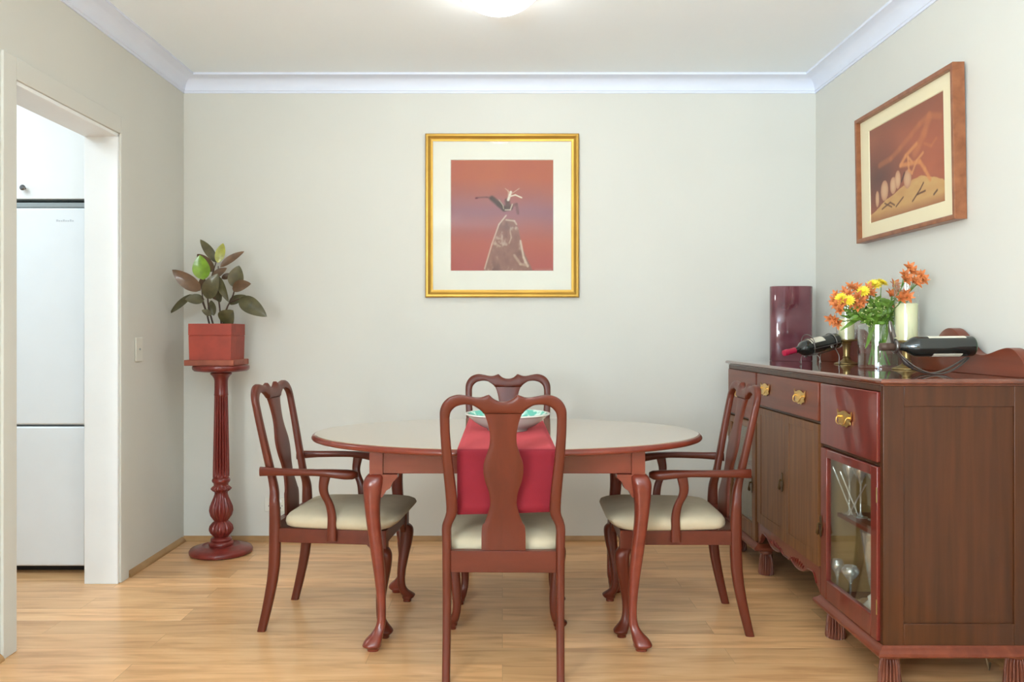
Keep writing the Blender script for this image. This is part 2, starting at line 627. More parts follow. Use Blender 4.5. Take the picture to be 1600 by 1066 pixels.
# kitchen beyond the doorway
KX = -4.2
struct(MB().box(KX, XL - WT, YB, YB + 0.12, 0, ZC + 0.1), 'wall_kitchen_back', M['white'])
struct(MB().box(KX - 0.1, KX, 1.2, YB + 0.12, 0, ZC + 0.1), 'wall_kitchen_left', M['white'])
struct(MB().box(KX, XL - WT, 1.1, 1.2, 0, ZC + 0.1), 'wall_kitchen_front', M['white'])
struct(MB().box(KX - 0.1, XL - WT, 1.1, YB + 0.12, ZC, ZC + 0.1), 'ceiling_kitchen', M['white'])

# ---------------------------------------------------------------- fridge, cupboard
FY = 3.985
fr = empty('fridge', (-2.39, 4.3, 0))
tag(fr, 'tall white two-door fridge seen through the doorway', 'fridge')


def loc(o, x, y, z):
    o.location = (x, y, z)
    return o


fx0, fx1 = -2.74 + 2.39, -2.045 + 2.39
yf = FY - 4.3
MB().box(fx0, fx1, yf + 0.065, 0.28, 0.06, 1.80).build('cabinet_body', M['fridge'], fr, bevel=0.006)
d1 = MB().box(fx0, fx1, yf, yf + 0.06, 0.038, 0.722).build('freezer_door', M['fridge'], fr, bevel=0.008)
d2 = MB().box(fx0, fx1, yf, yf + 0.06, 0.732, 1.795).build('fridge_door', M['fridge'], fr, bevel=0.008)
MB().box(fx0, fx1, yf + 0.004, yf + 0.2, 1.797, 1.822).build('top_trim', M['grey'], fr, bevel=0.004)
MB().box(fx0 + 0.01, fx1 - 0.01, yf + 0.07, 0.25, 0.0, 0.055).build('base_grille', M['dark'], fr)
mb = MB()
# small faint badge: thin raised letters, unreadable at this size
lx = 0.203
for k in range(8):
    mb.box(lx + k * 0.011, lx + k * 0.011 + 0.008, yf - 0.001, yf, 1.728, 1.734 if k % 3 else 1.738)
mb.build('badge', M['logo'], d2)
cb = empty('overhead_cupboard', (-2.39, 4.3, 1.84))
tag(cb, 'white overhead cupboard with a round steel knob above the fridge', 'cupboard')
MB().box(-0.42, 0.40, yf + 0.03, 0.30, 0.0, 0.76).build('cabinet_body', M['white'], cb)
dd = MB().box(-0.42, 0.40, yf + 0.005, yf + 0.028, 0.0, 0.76).build('door', M['white'], cb, bevel=0.003)
kx, _, kz = at(38, 294, FY)
MB().lathe([(0.006, 0), (0.006, 0.012), (0.013, 0.016), (0.014, 0.022), (0.008, 0.027)], n=20).build('knob', M['chrome'], dd, loc=(kx + 2.39, yf + 0.005, kz - 1.84), rot=(R(90), 0, 0))

# ---------------------------------------------------------------- switch, outlet
sw = empty('light_switch', (XL, 4.045, 1.10))
tag(sw, 'small white light switch on the left wall beside the doorway', 'light switch')
MB().box(0, 0.008, -0.037, 0.037, -0.06, 0.06).build('plate', M['plastic'], sw, bevel=0.003)
MB().box(0.008, 0.013, -0.004, 0.004, -0.004, 0.006).build('rocker', M['grey'], sw, bevel=0.001)
ol = empty('power_outlet', (at(431, 788, YB)[0], YB, at(431, 788, YB)[2]))
tag(ol, 'white double power outlet low on the back wall', 'power outlet')
MB().box(-0.062, 0.062, -0.009, 0, -0.04, 0.04).build('plate', M['plastic'], ol, bevel=0.003)
for sx in (-0.03, 0.03):
    MB().box(sx - 0.006, sx + 0.006, -0.014, -0.009, 0.012, 0.028).build('rocker', M['white'], ol, bevel=0.001)
    mb = MB()
    for dx, dz, sz in ((-0.008, -0.008, 0.004), (0.008, -0.008, 0.004), (0, -0.02, 0.005)):
        mb.box(sx + dx - 0.0015, sx + dx + 0.0015, -0.0096, -0.0085, dz - sz, dz + sz)
    mb.build('socket_slots', M['dark'], ol)

# ---------------------------------------------------------------- ceiling lamp
lp = empty('ceiling_lamp', (at(779, 0, 3.44)[0], 3.44, ZC))
tag(lp, 'round white glowing dome lamp on the ceiling', 'lamp')
MB().lathe([(0.19, 0), (0.19, -0.012), (0.175, -0.02)], n=48).build('base', M['white'], lp)
Rr = 0.2175
pr = []
for k in range(0, 13):
    a = R(53) * (1 - k / 12)
    pr.append((max(0.001, Rr * math.sin(a)), -0.016 - (Rr * math.cos(a) - Rr * math.cos(R(53)))))
MB().lathe(pr, n=48).build('lamp_shade', M['lampglass'], lp)


# ---------------------------------------------------------------- pictures
def seg_d(px, py, a, b):
    ax, ay = a
    bx, by = b
    dx, dy = bx - ax, by - ay
    t = max(0, min(1, ((px - ax) * dx + (py - ay) * dy) / (dx * dx + dy * dy + 1e-9)))
    return math.hypot(px - ax - t * dx, py - ay - t * dy), t


def vn(x, y, seed=0):
    """smooth value noise"""
    def h(i, j):
        v = math.sin(i * 127.1 + j * 311.7 + seed * 74.7) * 43758.5453
        return v - math.floor(v)
    i, j = math.floor(x), math.floor(y)
    fx, fy = x - i, y - j
    fx, fy = fx * fx * (3 - 2 * fx), fy * fy * (3 - 2 * fy)
    return (h(i, j) * (1 - fx) + h(i + 1, j) * fx) * (1 - fy) + (h(i, j + 1) * (1 - fx) + h(i + 1, j + 1) * fx) * fy


def fbm(x, y, s=0):
    return (vn(x, y, s) * 0.5 + vn(x * 2.1, y * 2.1, s + 1) * 0.3 + vn(x * 4.3, y * 4.3, s + 2) * 0.2)


def mixc(a, b, t):
    t = max(0, min(1, t))
    return tuple(a[i] + (b[i] - a[i]) * t for i in range(3))


def inpoly(x, y, P):
    c = False
    j = len(P) - 1
    for i in range(len(P)):
        if (P[i][1] > y) != (P[j][1] > y) and x < (P[j][0] - P[i][0]) * (y - P[i][1]) / (P[j][1] - P[i][1]) + P[i][0]:
            c = not c
        j = i
    return c


def sm(d, w0):
    return max(0.0, min(1.0, 1 - d / w0))


def paint1(u, v):
    base = mixc((196, 108, 88), (205, 122, 88), fbm(u * 3, v * 3, 3))
    if v < 0.85:
        base = mixc(base, (168, 112, 116), sm(abs(v - 0.53 - 0.05 * (fbm(u * 3, 1, 4) - .5)), 0.3) * 1.1)
    base = mixc(base, (190, 96, 92), sm(v, 0.45) * 0.8)
    base = mixc(base, (130, 96, 112), sm(abs(v - 0.53), 0.05) * 0.25 * fbm(u * 5, v * 20, 9))
    skirt = [(0.50, 0.47), (0.60, 0.47), (0.655, 0.40), (0.70, 0.2), (0.80, 0.0), (0.32, 0.0), (0.40, 0.2), (0.45, 0.36)]
    if inpoly(u, v, skirt):
        n = fbm(u * 22, v * 16, 5)
        base = mixc((146, 104, 92), (176, 132, 116), n)
        if n > 0.62:
            base = mixc(base, (205, 175, 155), (n - 0.62) * 5)
        base = mixc(base, (110, 80, 72), sm(fbm(u * 9, v * 6, 8), 0.4) * 0.8)
    for P, wd, c, st in (
            ([(0.54, 0.5), (0.47, 0.42), (0.40, 0.24), (0.33, 0.02)], 0.010, (222, 196, 172), 0.85),
            ([(0.54, 0.46), (0.62, 0.45), (0.64, 0.42)], 0.012, (222, 196, 172), 0.7),
            ([(0.68, 0.27), (0.71, 0.12), (0.75, 0.04)], 0.014, (226, 204, 180), 0.85),
            ([(0.62, 0.14), (0.68, 0.06), (0.75, 0.05)], 0.018, (216, 186, 160), 0.6),
            ([(0.58, 0.35), (0.59, 0.3), (0.57, 0.25)], 0.010, (216, 186, 160), 0.6),
            ([(0.42, 0.25), (0.48, 0.22)], 0.014, (206, 176, 150), 0.6),
            ([(0.25, 0.66), (0.35, 0.665), (0.43, 0.64)], 0.012, (110, 72, 68), 0.55),
            ([(0.40, 0.655), (0.47, 0.60), (0.52, 0.56), (0.58, 0.57)], 0.034, (84, 66, 60), 0.95),
            ([(0.55, 0.63), (0.56, 0.57)], 0.035, (96, 74, 66), 0.85),
            ([(0.58, 0.58), (0.64, 0.6), (0.655, 0.52)], 0.02, (120, 84, 78), 0.6),
            ([(0.47, 0.64), (0.51, 0.59), (0.515, 0.56)], 0.007, (200, 180, 150), 0.8),
            ([(0.53, 0.55), (0.58, 0.55), (0.60, 0.6)], 0.009, (214, 196, 170), 0.85),
            ([(0.56, 0.64), (0.585, 0.71)], 0.018, (246, 238, 216), 1.0),
            ([(0.57, 0.67), (0.63, 0.685), (0.69, 0.66)], 0.010, (240, 226, 200), 1.0),
            ([(0.58, 0.70), (0.53, 0.745)], 0.005, (226, 200, 170), 0.8),
            ([(0.60, 0.70), (0.67, 0.745)], 0.005, (226, 200, 170), 0.8),
            ([(0.56, 0.68), (0.56, 0.73)], 0.005, (226, 200, 170), 0.8),
            ([(0.245, 0.655), (0.255, 0.655)], 0.012, (110, 40, 50), 0.9),
            ([(0.82, 0.012), (0.98, 0.012)], 0.008, (200, 160, 150), 0.5)):
        for a, b2 in zip(P, P[1:]):
            d, t = seg_d(u, v * 1.08, (a[0], a[1] * 1.08), (b2[0], b2[1] * 1.08))
            if d < wd:
                base = mixc(base, c, st * min(1, 1.6 * sm(d, wd)))
    return base


def paint2(u, v):
    base = mixc((182, 100, 70), (156, 84, 60), fbm(u * 4, v * 4, 1))
    base = mixc(base, (98, 62, 56), sm(math.hypot(u * 0.8 - 0.1, v - 0.45), 0.45) * 1.0)
    base = mixc(base, (120, 76, 60), sm(1 - v, 0.3) * 0.5)
    g = 0.10 + 0.22 * math.sin(min(1, u * 1.2) * PI / 2) - (0.12 * max(0, u - 0.7) / 0.3) + 0.04 * (fbm(u * 8, 0, 3) - .5)
    if v < g:
        base = mixc((196, 142, 88), (214, 176, 112), fbm(u * 5, v * 9, 6))
        base = mixc(base, (150, 90, 62), sm(v, 0.10) * 0.8)
    for cx_, cy_, rx, ry in ((0.11, 0.24, 0.028, 0.085), (0.22, 0.30, 0.055, 0.105), (0.345, 0.32, 0.045, 0.085), (0.41, 0.36, 0.04, 0.09), (0.54, 0.33, 0.05, 0.09)):
        d = ((u - cx_) / rx) ** 2 + ((v - cy_) / ry) ** 2
        if d < 1:
            base = mixc((212, 168, 130), (186, 132, 100), d ** 1.5)
    for P, wd, c, st in (
            ([(0.95, 0.78), (0.82, 0.84), (0.70, 0.80), (0.60, 0.74), (0.45, 0.66), (0.32, 0.60), (0.15, 0.58)], 0.03, (190, 112, 70), 0.55),
            ([(0.82, 0.82), (0.76, 0.70), (0.68, 0.60), (0.64, 0.55)], 0.045, (196, 118, 74), 0.6),
            ([(0.66, 0.63), (0.52, 0.56), (0.45, 0.49), (0.56, 0.47), (0.70, 0.45), (0.76, 0.36), (0.82, 0.25)], 0.022, (214, 140, 84), 0.85),
            ([(0.60, 0.48), (0.55, 0.54), (0.56, 0.41), (0.60, 0.37), (0.66, 0.47), (0.74, 0.52)], 0.016, (214, 146, 92), 0.85),
            ([(0.76, 0.60), (0.84, 0.55), (0.90, 0.60)], 0.015, (190, 112, 70), 0.6),
            ([(0.18, 0.12), (0.30, 0.16), (0.36, 0.12)], 0.009, (90, 52, 34), 0.8),
            ([(0.22, 0.17), (0.32, 0.11)], 0.008, (90, 52, 34), 0.8),
            ([(0.38, 0.10), (0.48, 0.17)], 0.009, (90, 52, 34), 0.8),
            ([(0.60, 0.10), (0.70, 0.19), (0.74, 0.24)], 0.009, (84, 48, 34), 0.85),
            ([(0.66, 0.15), (0.76, 0.16)], 0.009, (84, 48, 34), 0.85),
            ([(0.86, 0.10), (0.90, 0.13)], 0.01, (70, 44, 32), 0.8),
            ([(0.46, 0.33), (0.50, 0.40)], 0.012, (70, 44, 36), 0.8)):
        for a, b2 in zip(P, P[1:]):
            d, t = seg_d(u, v * 0.7, (a[0], a[1] * 0.7), (b2[0], b2[1] * 0.7))
            if d < wd:
                base = mixc(base, c, st * min(1, 1.5 * sm(d, wd)))
    return base


def canvas(name, parent, u0, u1, v0, v1, d, fn, paint, nu, nv, m, gain=0.95):
    bm = bmesh.new()
    lay = bm.verts.layers.float_color.new('paint')
    vs = []
    for j in range(nv + 1):
        row = []
        for i in range(nu + 1):
            p = bm.verts.new(fn(u0 + (u1 - u0) * i / nu, v0 + (v1 - v0) * j / nv, d))
            c = lin([q * gain for q in paint(i / nu, j / nv)])
            p[lay] = c
            row.append(p)
        vs.append(row)
    for j in range(nv):
        for i in range(nu):
            bm.faces.new((vs[j][i], vs[j][i + 1], vs[j + 1][i + 1], vs[j + 1][i]))
    me = bpy.data.meshes.new(name)
    bm.to_mesh(me)
    bm.free()
    me.materials.append(m)
    o = bpy.data.objects.new(name, me)
    COL.objects.link(o)
    o.parent = parent
    return o


def frame_mesh(w, h, prof, fn):
    """mitred frame; prof = [(inset, depth)] cross section, outer first"""
    mb = MB()
    loops = []
    for ins, d in prof:
        a, b_ = w / 2 - ins, h / 2 - ins
        loops.append([mb.bm.verts.new(fn(x, z, d)) for x, z in ((-a, -b_), (a, -b_), (a, b_), (-a, b_))])
    n = len(loops)
    for k in range(n):
        A, B = loops[k], loops[(k + 1) % n]
        for i in range(4):
            j = (i + 1) % 4
            mb.face([A[i], A[j], B[j], B[i]])
    return mb


def matboard(w, h, ow, oh, ox, oz, d, fn):
    """board with an opening (ow x oh) centred at ox, oz"""
    mb = MB()
    X = [-w / 2, ox - ow / 2, ox + ow / 2, w / 2]
    Z = [-h / 2, oz - oh / 2, oz + oh / 2, h / 2]
    for i in range(3):
        for j in range(3):
            if i == 1 and j == 1:
                continue
            q = [(X[i], Z[j]), (X[i + 1], Z[j]), (X[i + 1], Z[j + 1]), (X[i], Z[j + 1])]
            mb.face([mb.bm.verts.new(fn(a, c, d)) for a, c in q])
    # bevel cut of the opening
    q = [(X[1], Z[1]), (X[2], Z[1]), (X[2], Z[2]), (X[1], Z[2])]
    a = [mb.bm.verts.new(fn(x, z, d)) for x, z in q]
    cxm, czm = ox, oz
    b2 = [mb.bm.verts.new(fn(x + (0.003 if x < cxm else -0.003), z + (0.003 if z < czm else -0.003), d - 0.004)) for x, z in q]
    for i in range(4):
        j = (i + 1) % 4
        mb.face([a[i], a[j], b2[j], b2[i]])
    return mb


# picture on the back wall
pw, ph = 0.871, 0.929
pc = empty('framed_picture', (-0.0015, YB, (2.3115 + 1.3845) / 2))
tag(pc, 'gold-framed picture of a figure in a wide skirt on red, on the back wall', 'picture')
fb = lambda u, v, d: (u, -d, v)
prf = [(0, 0.002), (0, 0.022), (0.006, 0.030), (0.016, 0.030), (0.026, 0.022), (0.036, 0.018), (0.043, 0.018), (0.043, 0.006), (0.043, 0.002)]
frame_mesh(pw, ph, prf, fb).build('frame', M['gold'], pc, smooth=25)
ax0, ax1 = (704 - CX) / 274.6 + 0.0015, (865 - CX) / 274.6 + 0.0015
az1, az0 = CH + (521 - 250) / 274.6 - 1.848, CH + (521 - 424) / 274.6 - 1.848
matboard(pw - 0.08, ph - 0.08, ax1 - ax0, az1 - az0, (ax0 + ax1) / 2, (az0 + az1) / 2, 0.012, fb).build('mat_board', M['mat'], pc, smooth=0)
canvas('artwork', pc, ax0 + 0.002, ax1 - 0.002, az0 + 0.002, az1 - 0.002, 0.0075, fb, paint1, 230, 250, mat_vcol('artwork_paint'), 0.84)
mb = MB()
mb.face([mb.bm.verts.new(fb(a, c, 0.015)) for a, c in ((-0.39, -0.42), (0.39, -0.42), (0.39, 0.42), (-0.39, 0.42))])
mb.build('glazing', M['picglass'], pc, smooth=0)

# picture on the right wall (hangs leaning slightly forward)
p2y0, p2y1 = 3.117, 3.985
p2h = 0.603
pr2 = empty('framed_picture', (XR - 0.002, (p2y0 + p2y1) / 2, 1.62))
pr2.rotation_euler = (0, R(-1.0), 0)
tag(pr2, 'walnut-framed landscape picture in rust tones on the right wall above the sideboard', 'picture')
fr2 = lambda u, v, d: (-d, -u, v + p2h / 2)
L2 = p2y1 - p2y0
prf = [(0, 0.0), (0, 0.045), (0.002, 0.047), (0.016, 0.047), (0.020, 0.044), (0.020, 0.020), (0.020, 0.0)]
frame_mesh(L2, p2h, prf, fr2).build('frame', M['walnut'], pr2, smooth=25)
matboard(L2 - 0.036, p2h - 0.036, L2 - 0.21, p2h - 0.16, 0, 0.004, 0.026, fr2).build('mat_board', M['mat2'], pr2, smooth=0)
canvas('artwork', pr2, -(L2 - 0.206) / 2, (L2 - 0.206) / 2, 0.004 - (p2h - 0.156) / 2, 0.004 + (p2h - 0.156) / 2, 0.0215, fr2, paint2, 260, 170, mat_vcol('landscape_paint'))
mb = MB()
mb.face([mb.bm.verts.new(fr2(a, c, 0.029)) for a, c in ((-L2 / 2 + .02, -p2h / 2 + .02), (L2 / 2 - .02, -p2h / 2 + .02), (L2 / 2 - .02, p2h / 2 - .02), (-L2 / 2 + .02, p2h / 2 - .02))])
mb.build('glazing', M['picglass'], pr2, smooth=0)

# ---------------------------------------------------------------- chairs
LEAN = [(0.0, -0.290), (0.10, -0.266), (0.20, -0.246), (0.28, -0.237), (0.36, -0.235), (0.45, -0.235), (0.52, -0.238), (0.60, -0.252), (0.975, -0.328)]
OUT = [(0.0, 0.207), (0.435, 0.211), (0.50, 0.2125), (0.524, 0.2105), (0.545, 0.203), (0.568, 0.1965), (0.60, 0.1965), (0.656, 0.200), (0.72, 0.205), (0.79, 0.2095), (0.86, 0.2125), (0.897, 0.2125)]
INN = [(0.0, 0.180), (0.30, 0.180), (0.435, 0.179), (0.50, 0.180), (0.524, 0.176), (0.545, 0.165), (0.568, 0.158), (0.60, 0.158), (0.656, 0.162), (0.72, 0.169), (0.79, 0.176), (0.86, 0.180), (0.897, 0.180)]
SPL = [(0.425, 0.077), (0.51, 0.0755), (0.53, 0.0655), (0.56, 0.0547), (0.596, 0.046), (0.637, 0.050), (0.6735, 0.0622), (0.709, 0.0688), (0.74, 0.067), (0.7705, 0.057), (0.801, 0.0475), (0.832, 0.045), (0.862, 0.049), (0.882, 0.0535), (0.899, 0.0590), (0.911, 0.0645)]


def smooth_tab(tab, n=5):
    return [(p[0], p[1]) for p in spline([(a, b, 0) for a, b in tab], n)]


SPLs = smooth_tab(SPL, 4)
OUTs, INNs, LEANs = smooth_tab(OUT, 3), smooth_tab(INN, 3), smooth_tab(LEAN, 4)


def lean(z):
    return interp(LEANs, z)


def rear_leg(s):
    mb = MB()
    rings = []
    zs = [0, 0.03, 0.08, 0.14, 0.2, 0.26, 0.32, 0.37, 0.43] + [0.46, 0.49, 0.505, 0.52, 0.532, 0.545, 0.556, 0.568, 0.585, 0.60, 0.63, 0.66, 0.7, 0.75, 0.8, 0.85, 0.897]
    for z in zs:
        o, i = interp(OUTs, z), interp(INNs, z)
        th = interp([(0, 0.034), (0.3, 0.046), (0.45, 0.044), (0.6, 0.030), (0.9, 0.027)], z)
        cx, h, y = s * (o + i) / 2, (o - i) / 2, lean(z)
        ring = []
        for k in range(12):
            a = 2 * PI * (k + 0.5) / 12
            c, sn = math.cos(a), math.sin(a)
            ring.append((cx + h * math.copysign(abs(c) ** 0.62, c), y + th / 2 * math.copysign(abs(sn) ** 0.62, sn), z))
        rings.append(ring)
    return mb.loft(rings)


def cabriole(tab, x, y, sx, sy, scale=1.0, ears=None):
    """tab: (z, outward, half) bottom first"""
    mb = MB()
    rings = []
    tab = spline([tuple(t) for t in tab], 3)
    for z, o, h in tab:
        ring = []
        for k in range(16):
            a = 2 * PI * (k + 0.5) / 16
            c, sn = math.cos(a), math.sin(a)
            e = 0.72
            ring.append((x + sx * o + h * math.copysign(abs(c) ** e, c), y + sy * o + h * math.copysign(abs(sn) ** e, sn), z))
        rings.append(ring)
    mb.loft(rings)
    if ears:
        zt, w_, hh, th, off = ears
        ol_ = [(0, 0), (w_, 0), (w_, -0.14 * hh), (w_ * 0.72, -0.32 * hh), (w_ * 0.55, -0.6 * hh), (w_ * 0.3, -0.72 * hh), (w_ * 0.08, -hh), (0, -hh)]
        mb.poly(ol_, -th / 2, th / 2, lambda u, v, d: (x - sx * (off + u), y + sy * (0.006) + d, zt + v))
        mb.poly(ol_, -th / 2, th / 2, lambda u, v, d: (x + sx * 0.006 + d, y - sy * (off + u), zt + v))
    return mb


CLEG = [(0.0, 0.016, 0.017), (0.012, 0.016, 0.018), (0.016, 0.018, 0.024), (0.026, 0.021, 0.028), (0.036, 0.014, 0.026), (0.055, 0.002, 0.019), (0.08, -0.005, 0.0165), (0.13, -0.006, 0.0175),
        (0.20, 0.002, 0.022), (0.27, 0.012, 0.027), (0.315, 0.014, 0.029), (0.335, 0.008, 0.028), (0.345, 0.0, 0.024)]


def seat_outline(z, ins, fr_, n=64, rw=0.203, fw=0.232):
    ring = []
    y0, y1 = -0.208, fr_
    cy, hy = (y0 + y1) / 2, (y1 - y0) / 2 - ins
    for k in range(n):
        a = 2 * PI * k / n
        c, sn = math.cos(a), math.sin(a)
        e = 2 / 8.0
        yy = cy + hy * math.copysign(abs(sn) ** e, sn)
        t = (yy - y0) / (y1 - y0)
        w_ = rw + (fw - rw) * min(1, t * 1.5) ** 0.8 - ins
        ring.append((w_ * math.copysign(abs(c) ** e, c), yy, z))
    return ring


def make_chair(name, arms):
    t = empty(name)
    for s in (-1, 1):
        rear_leg(s).build('leg', M['chair'], t, smooth=40)
    for s in (-1, 1):
        mb = cabriole(CLEG, s * 0.198, 0.195, s, 1, ears=(0.362, 0.035, 0.05, 0.018, 0.02))
        mb.box(s * 0.198 - 0.022, s * 0.198 + 0.022, 0.173, 0.217, 0.342, 0.414)
        mb.build('leg', M['chair'], t, smooth=40)
    # crest rail: bottom curve and top curve, mirrored
    top = [(-0.2125, 0.897), (-0.211, 0.924), (-0.2, 0.949), (-0.18, 0.967), (-0.15, 0.9755), (-0.12, 0.972), (-0.095, 0.967), (-0.074, 0.967), (-0.056, 0.973), (-0.047, 0.9755), (-0.04, 0.969), (-0.0287, 0.960), (-0.014, 0.954), (0, 0.9525)]
    bot = [(-0.180, 0.897), (-0.177, 0.912), (-0.1695, 0.924), (-0.1545, 0.936), (-0.129, 0.942), (-0.104, 0.940), (-0.090, 0.933), (-0.080, 0.926), (-0.071, 0.918), (-0.065, 0.911), (-0.052, 0.911), (-0.038, 0.911), (-0.018, 0.911), (0, 0.911)]
    bot = [(p[0], p[1]) for p in spline([(a, b_, 0) for a, b_ in bot], 4)]
    top = [(p[0], p[1]) for p in spline([(a, b_, 0) for a, b_ in top], 4)]
    A = bot + [(-x, z) for x, z in reversed(bot[:-1])]
    B = top + [(-x, z) for x, z in reversed(top[:-1])]
    MB().ribbon(A, B, 0.027, lambda u, v, d: (u, lean(v) + d, v), n=12, e=3.4).build('crest_rail', M['chair_rail'], t, smooth=45)
    A = [(-w_, z) for z, w_ in SPLs]
    B = [(w_, z) for z, w_ in SPLs]
    bow = lambda z: 0.012 * math.sin(max(0, min(1, (z - 0.43) / 0.47)) * PI)
    MB().ribbon(A, B, 0.017, lambda u, v, d: (u, lean(v) + d + bow(v) * 0.0 + (0.0), v), n=12, e=5).build('splat', M['chair'], t, smooth=40)
    # seat frame
    mb = MB()
    mb.box(-0.181, 0.181, -0.252, -0.222, 0.360, 0.434)
    mb.build('rear_rail', M['chair_rail'], t, bevel=0.002)
    mb = MB()
    mb.box(-0.178, 0.178, 0.185, 0.210, 0.355, 0.412)
    for s in (-1, 1):
        q = [(s * 0.186, -0.215), (s * 0.208, -0.215), (s * 0.216, 0.175), (s * 0.194, 0.175)]
        mb.loft([[(x, y, 0.357) for x, y in q], [(x, y, 0.412) for x, y in q]])
    mb.build('seat_frame', M['chair_rail'], t, bevel=0.002)
    mb = MB()
    rings = []
    for z, ins, f in ((0.4125, 0.016, 0.226), (0.420, 0.004, 0.236), (0.434, 0.0, 0.252), (0.448, 0.002, 0.266), (0.459, 0.010, 0.270), (0.468, 0.026, 0.269), (0.476, 0.055, 0.268), (0.482, 0.09, 0.268), (0.484, 0.13, 0.266)):
        rings.append(seat_outline(z, ins, f))
    mb.loft(rings)
    mb.build('seat', M['seat'], t, smooth=60)
    if arms:
        for s in (-1, 1):
            # arm in plan, swept
            pl = [(0.214, -0.288, 0.022, 0.636), (0.224, -0.262, 0.026, 0.638), (0.236, -0.20, 0.028, 0.639), (0.243, -0.12, 0.030, 0.640), (0.244, -0.05, 0.036, 0.640), (0.239, 0.005, 0.046, 0.637), (0.230, 0.055, 0.056, 0.632), (0.223, 0.085, 0.052, 0.630), (0.219, 0.100, 0.036, 0.630), (0.218, 0.105, 0.018, 0.630)]
            pl = spline(pl, 4) if False else pl
            rings = []
            P3 = spline([(a, b, d) for a, b, c, d in pl], 4)
            W3 = spline([(c, 0, 0) for a, b, c, d in pl], 4)
            for (x, y, z), (w_, _, _) in zip(P3, W3):
                ring = []
                for k in range(14):
                    a = 2 * PI * (k + 0.5) / 14
                    c, sn = math.cos(a), math.sin(a)
                    ring.append((s * (x + w_ / 2 * math.copysign(abs(c) ** 0.7, c)), y, z + interp([(-0.29, 0.019), (-0.2, 0.0145), (-0.05, 0.013), (0.0, 0.0155), (0.06, 0.0185), (0.09, 0.017), (0.106, 0.009)], y) * math.copysign(abs(sn) ** 0.7, sn)))
                rings.append(ring)
            MB().loft(rings).build('arm', M['chair_arm'], t, smooth=50)
            rings = []
            for (y, z, x, h) in spline([(0.003, 0.372, 0.224, 0), (0.004, 0.43, 0.225, 0), (0.004, 0.47, 0.226, 0), (-0.004, 0.515, 0.230, 0), (-0.022, 0.555, 0.236, 0), (-0.025, 0.585, 0.240, 0), (-0.018, 0.625, 0.241, 0)], 4) if False else []:
                pass
            pts = spline([(0.224, 0.003, 0.372), (0.225, 0.004, 0.43), (0.226, 0.004, 0.47), (0.230, -0.004, 0.515), (0.236, -0.022, 0.555), (0.240, -0.025, 0.585), (0.241, -0.018, 0.626)], 4)
            for (x, y, z) in pts:
                hy = interp([(0.37, 0.019), (0.45, 0.017), (0.52, 0.016), (0.58, 0.0175), (0.63, 0.021)], z)
                ring = []
                for k in range(12):
                    a = 2 * PI * (k + 0.5) / 12
                    c, sn = math.cos(a), math.sin(a)
                    ring.append((s * (x + 0.011 * math.copysign(abs(c) ** 0.6, c)), y + hy * math.copysign(abs(sn) ** 0.6, sn), z))
                rings.append(ring)
            MB().loft(rings).build('arm_support', M['chair'], t, smooth=45)
    return t


arm0 = make_chair('dining_armchair', True)
arm0.location = (-0.648, 3.388, 0)
arm0.rotation_euler = (0, 0, R(-95))
tag(arm0, 'mahogany armchair with cream seat at the left end of the table', 'chair', 'armchairs at the table ends')
arm1 = copy_tree(arm0)
arm1.location = (0.680, 3.37, 0)
arm1.rotation_euler = (0, 0, R(88.5))
tag(arm1, 'mahogany armchair with cream seat between the table and the sideboard', 'chair', 'armchairs at the table ends')
sc0 = make_chair('dining_chair', False)
sc0.location = (0.008, 3.035, 0)
sc0.rotation_euler = (0, 0, R(-1.0))
tag(sc0, 'nearest armless mahogany chair, its back towards us in front of the red runner', 'chair', 'armless chairs at the table')
sc1 = copy_tree(sc0)
sc1.location = (0.028, 3.755, 0)
sc1.rotation_euler = (0, 0, R(180))
tag(sc1, 'armless mahogany chair on the far side of the table behind the bowl', 'chair', 'armless chairs at the table')

# ---------------------------------------------------------------- table
TX, TY, TZ = 0.018, 3.37, 0.773
tb = empty('dining_table', (TX, TY, 0))
tag(tb, 'oval mahogany dining table with a polished top and curved legs', 'table')
n = 128
rings = []
for ins, z in ((0.022, 0.748), (0.010, 0.748), (0.004, 0.7505), (0.0005, 0.755), (0.0, 0.760), (0.003, 0.766), (0.009, 0.7705), (0.013, 0.7715), (0.015, 0.773)):
    rings.append([((0.80 - ins) * math.cos(2 * PI * k / n), (0.546 - ins) * math.sin(2 * PI * k / n), z) for k in range(n)])
MB().loft(rings[:-1], cap=False).loft([rings[0], [(x * .5, y * .5, z) for x, y, z in rings[0]]], cap=False).build('table_edge', M['table'], tb, smooth=50)
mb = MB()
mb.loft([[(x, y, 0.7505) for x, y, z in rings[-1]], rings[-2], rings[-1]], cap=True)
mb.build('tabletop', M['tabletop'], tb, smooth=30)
for sy in (-1, 1):
    MB().box(-0.465, 0.465, sy * 0.33 - 0.011, sy * 0.33 + 0.011, 0.657, 0.749).build('apron', M['table'], tb, bevel=0.002)
for sx in (-1, 1):
    MB().box(sx * 0.487 - 0.011, sx * 0.487 + 0.011, -0.31, 0.31, 0.657, 0.749).build('apron', M['table'], tb, bevel=0.002)
TLEG = [(0.0, 0.012, 0.021), (0.010, 0.012, 0.024), (0.016, 0.014, 0.031), (0.024, 0.017, 0.034), (0.040, 0.010, 0.031), (0.06, -0.002, 0.022), (0.085, -0.012, 0.0175), (0.125, -0.0155, 0.0155), (0.185, -0.014, 0.0165),
        (0.27, -0.009, 0.0205), (0.356, -0.001, 0.0235), (0.4745, 0.011, 0.0255), (0.541, 0.015, 0.029), (0.589, 0.014, 0.034), (0.620, 0.012, 0.037), (0.640, 0.007, 0.036), (0.652, 0.003, 0.032), (0.657, 0.0, 0.027)]
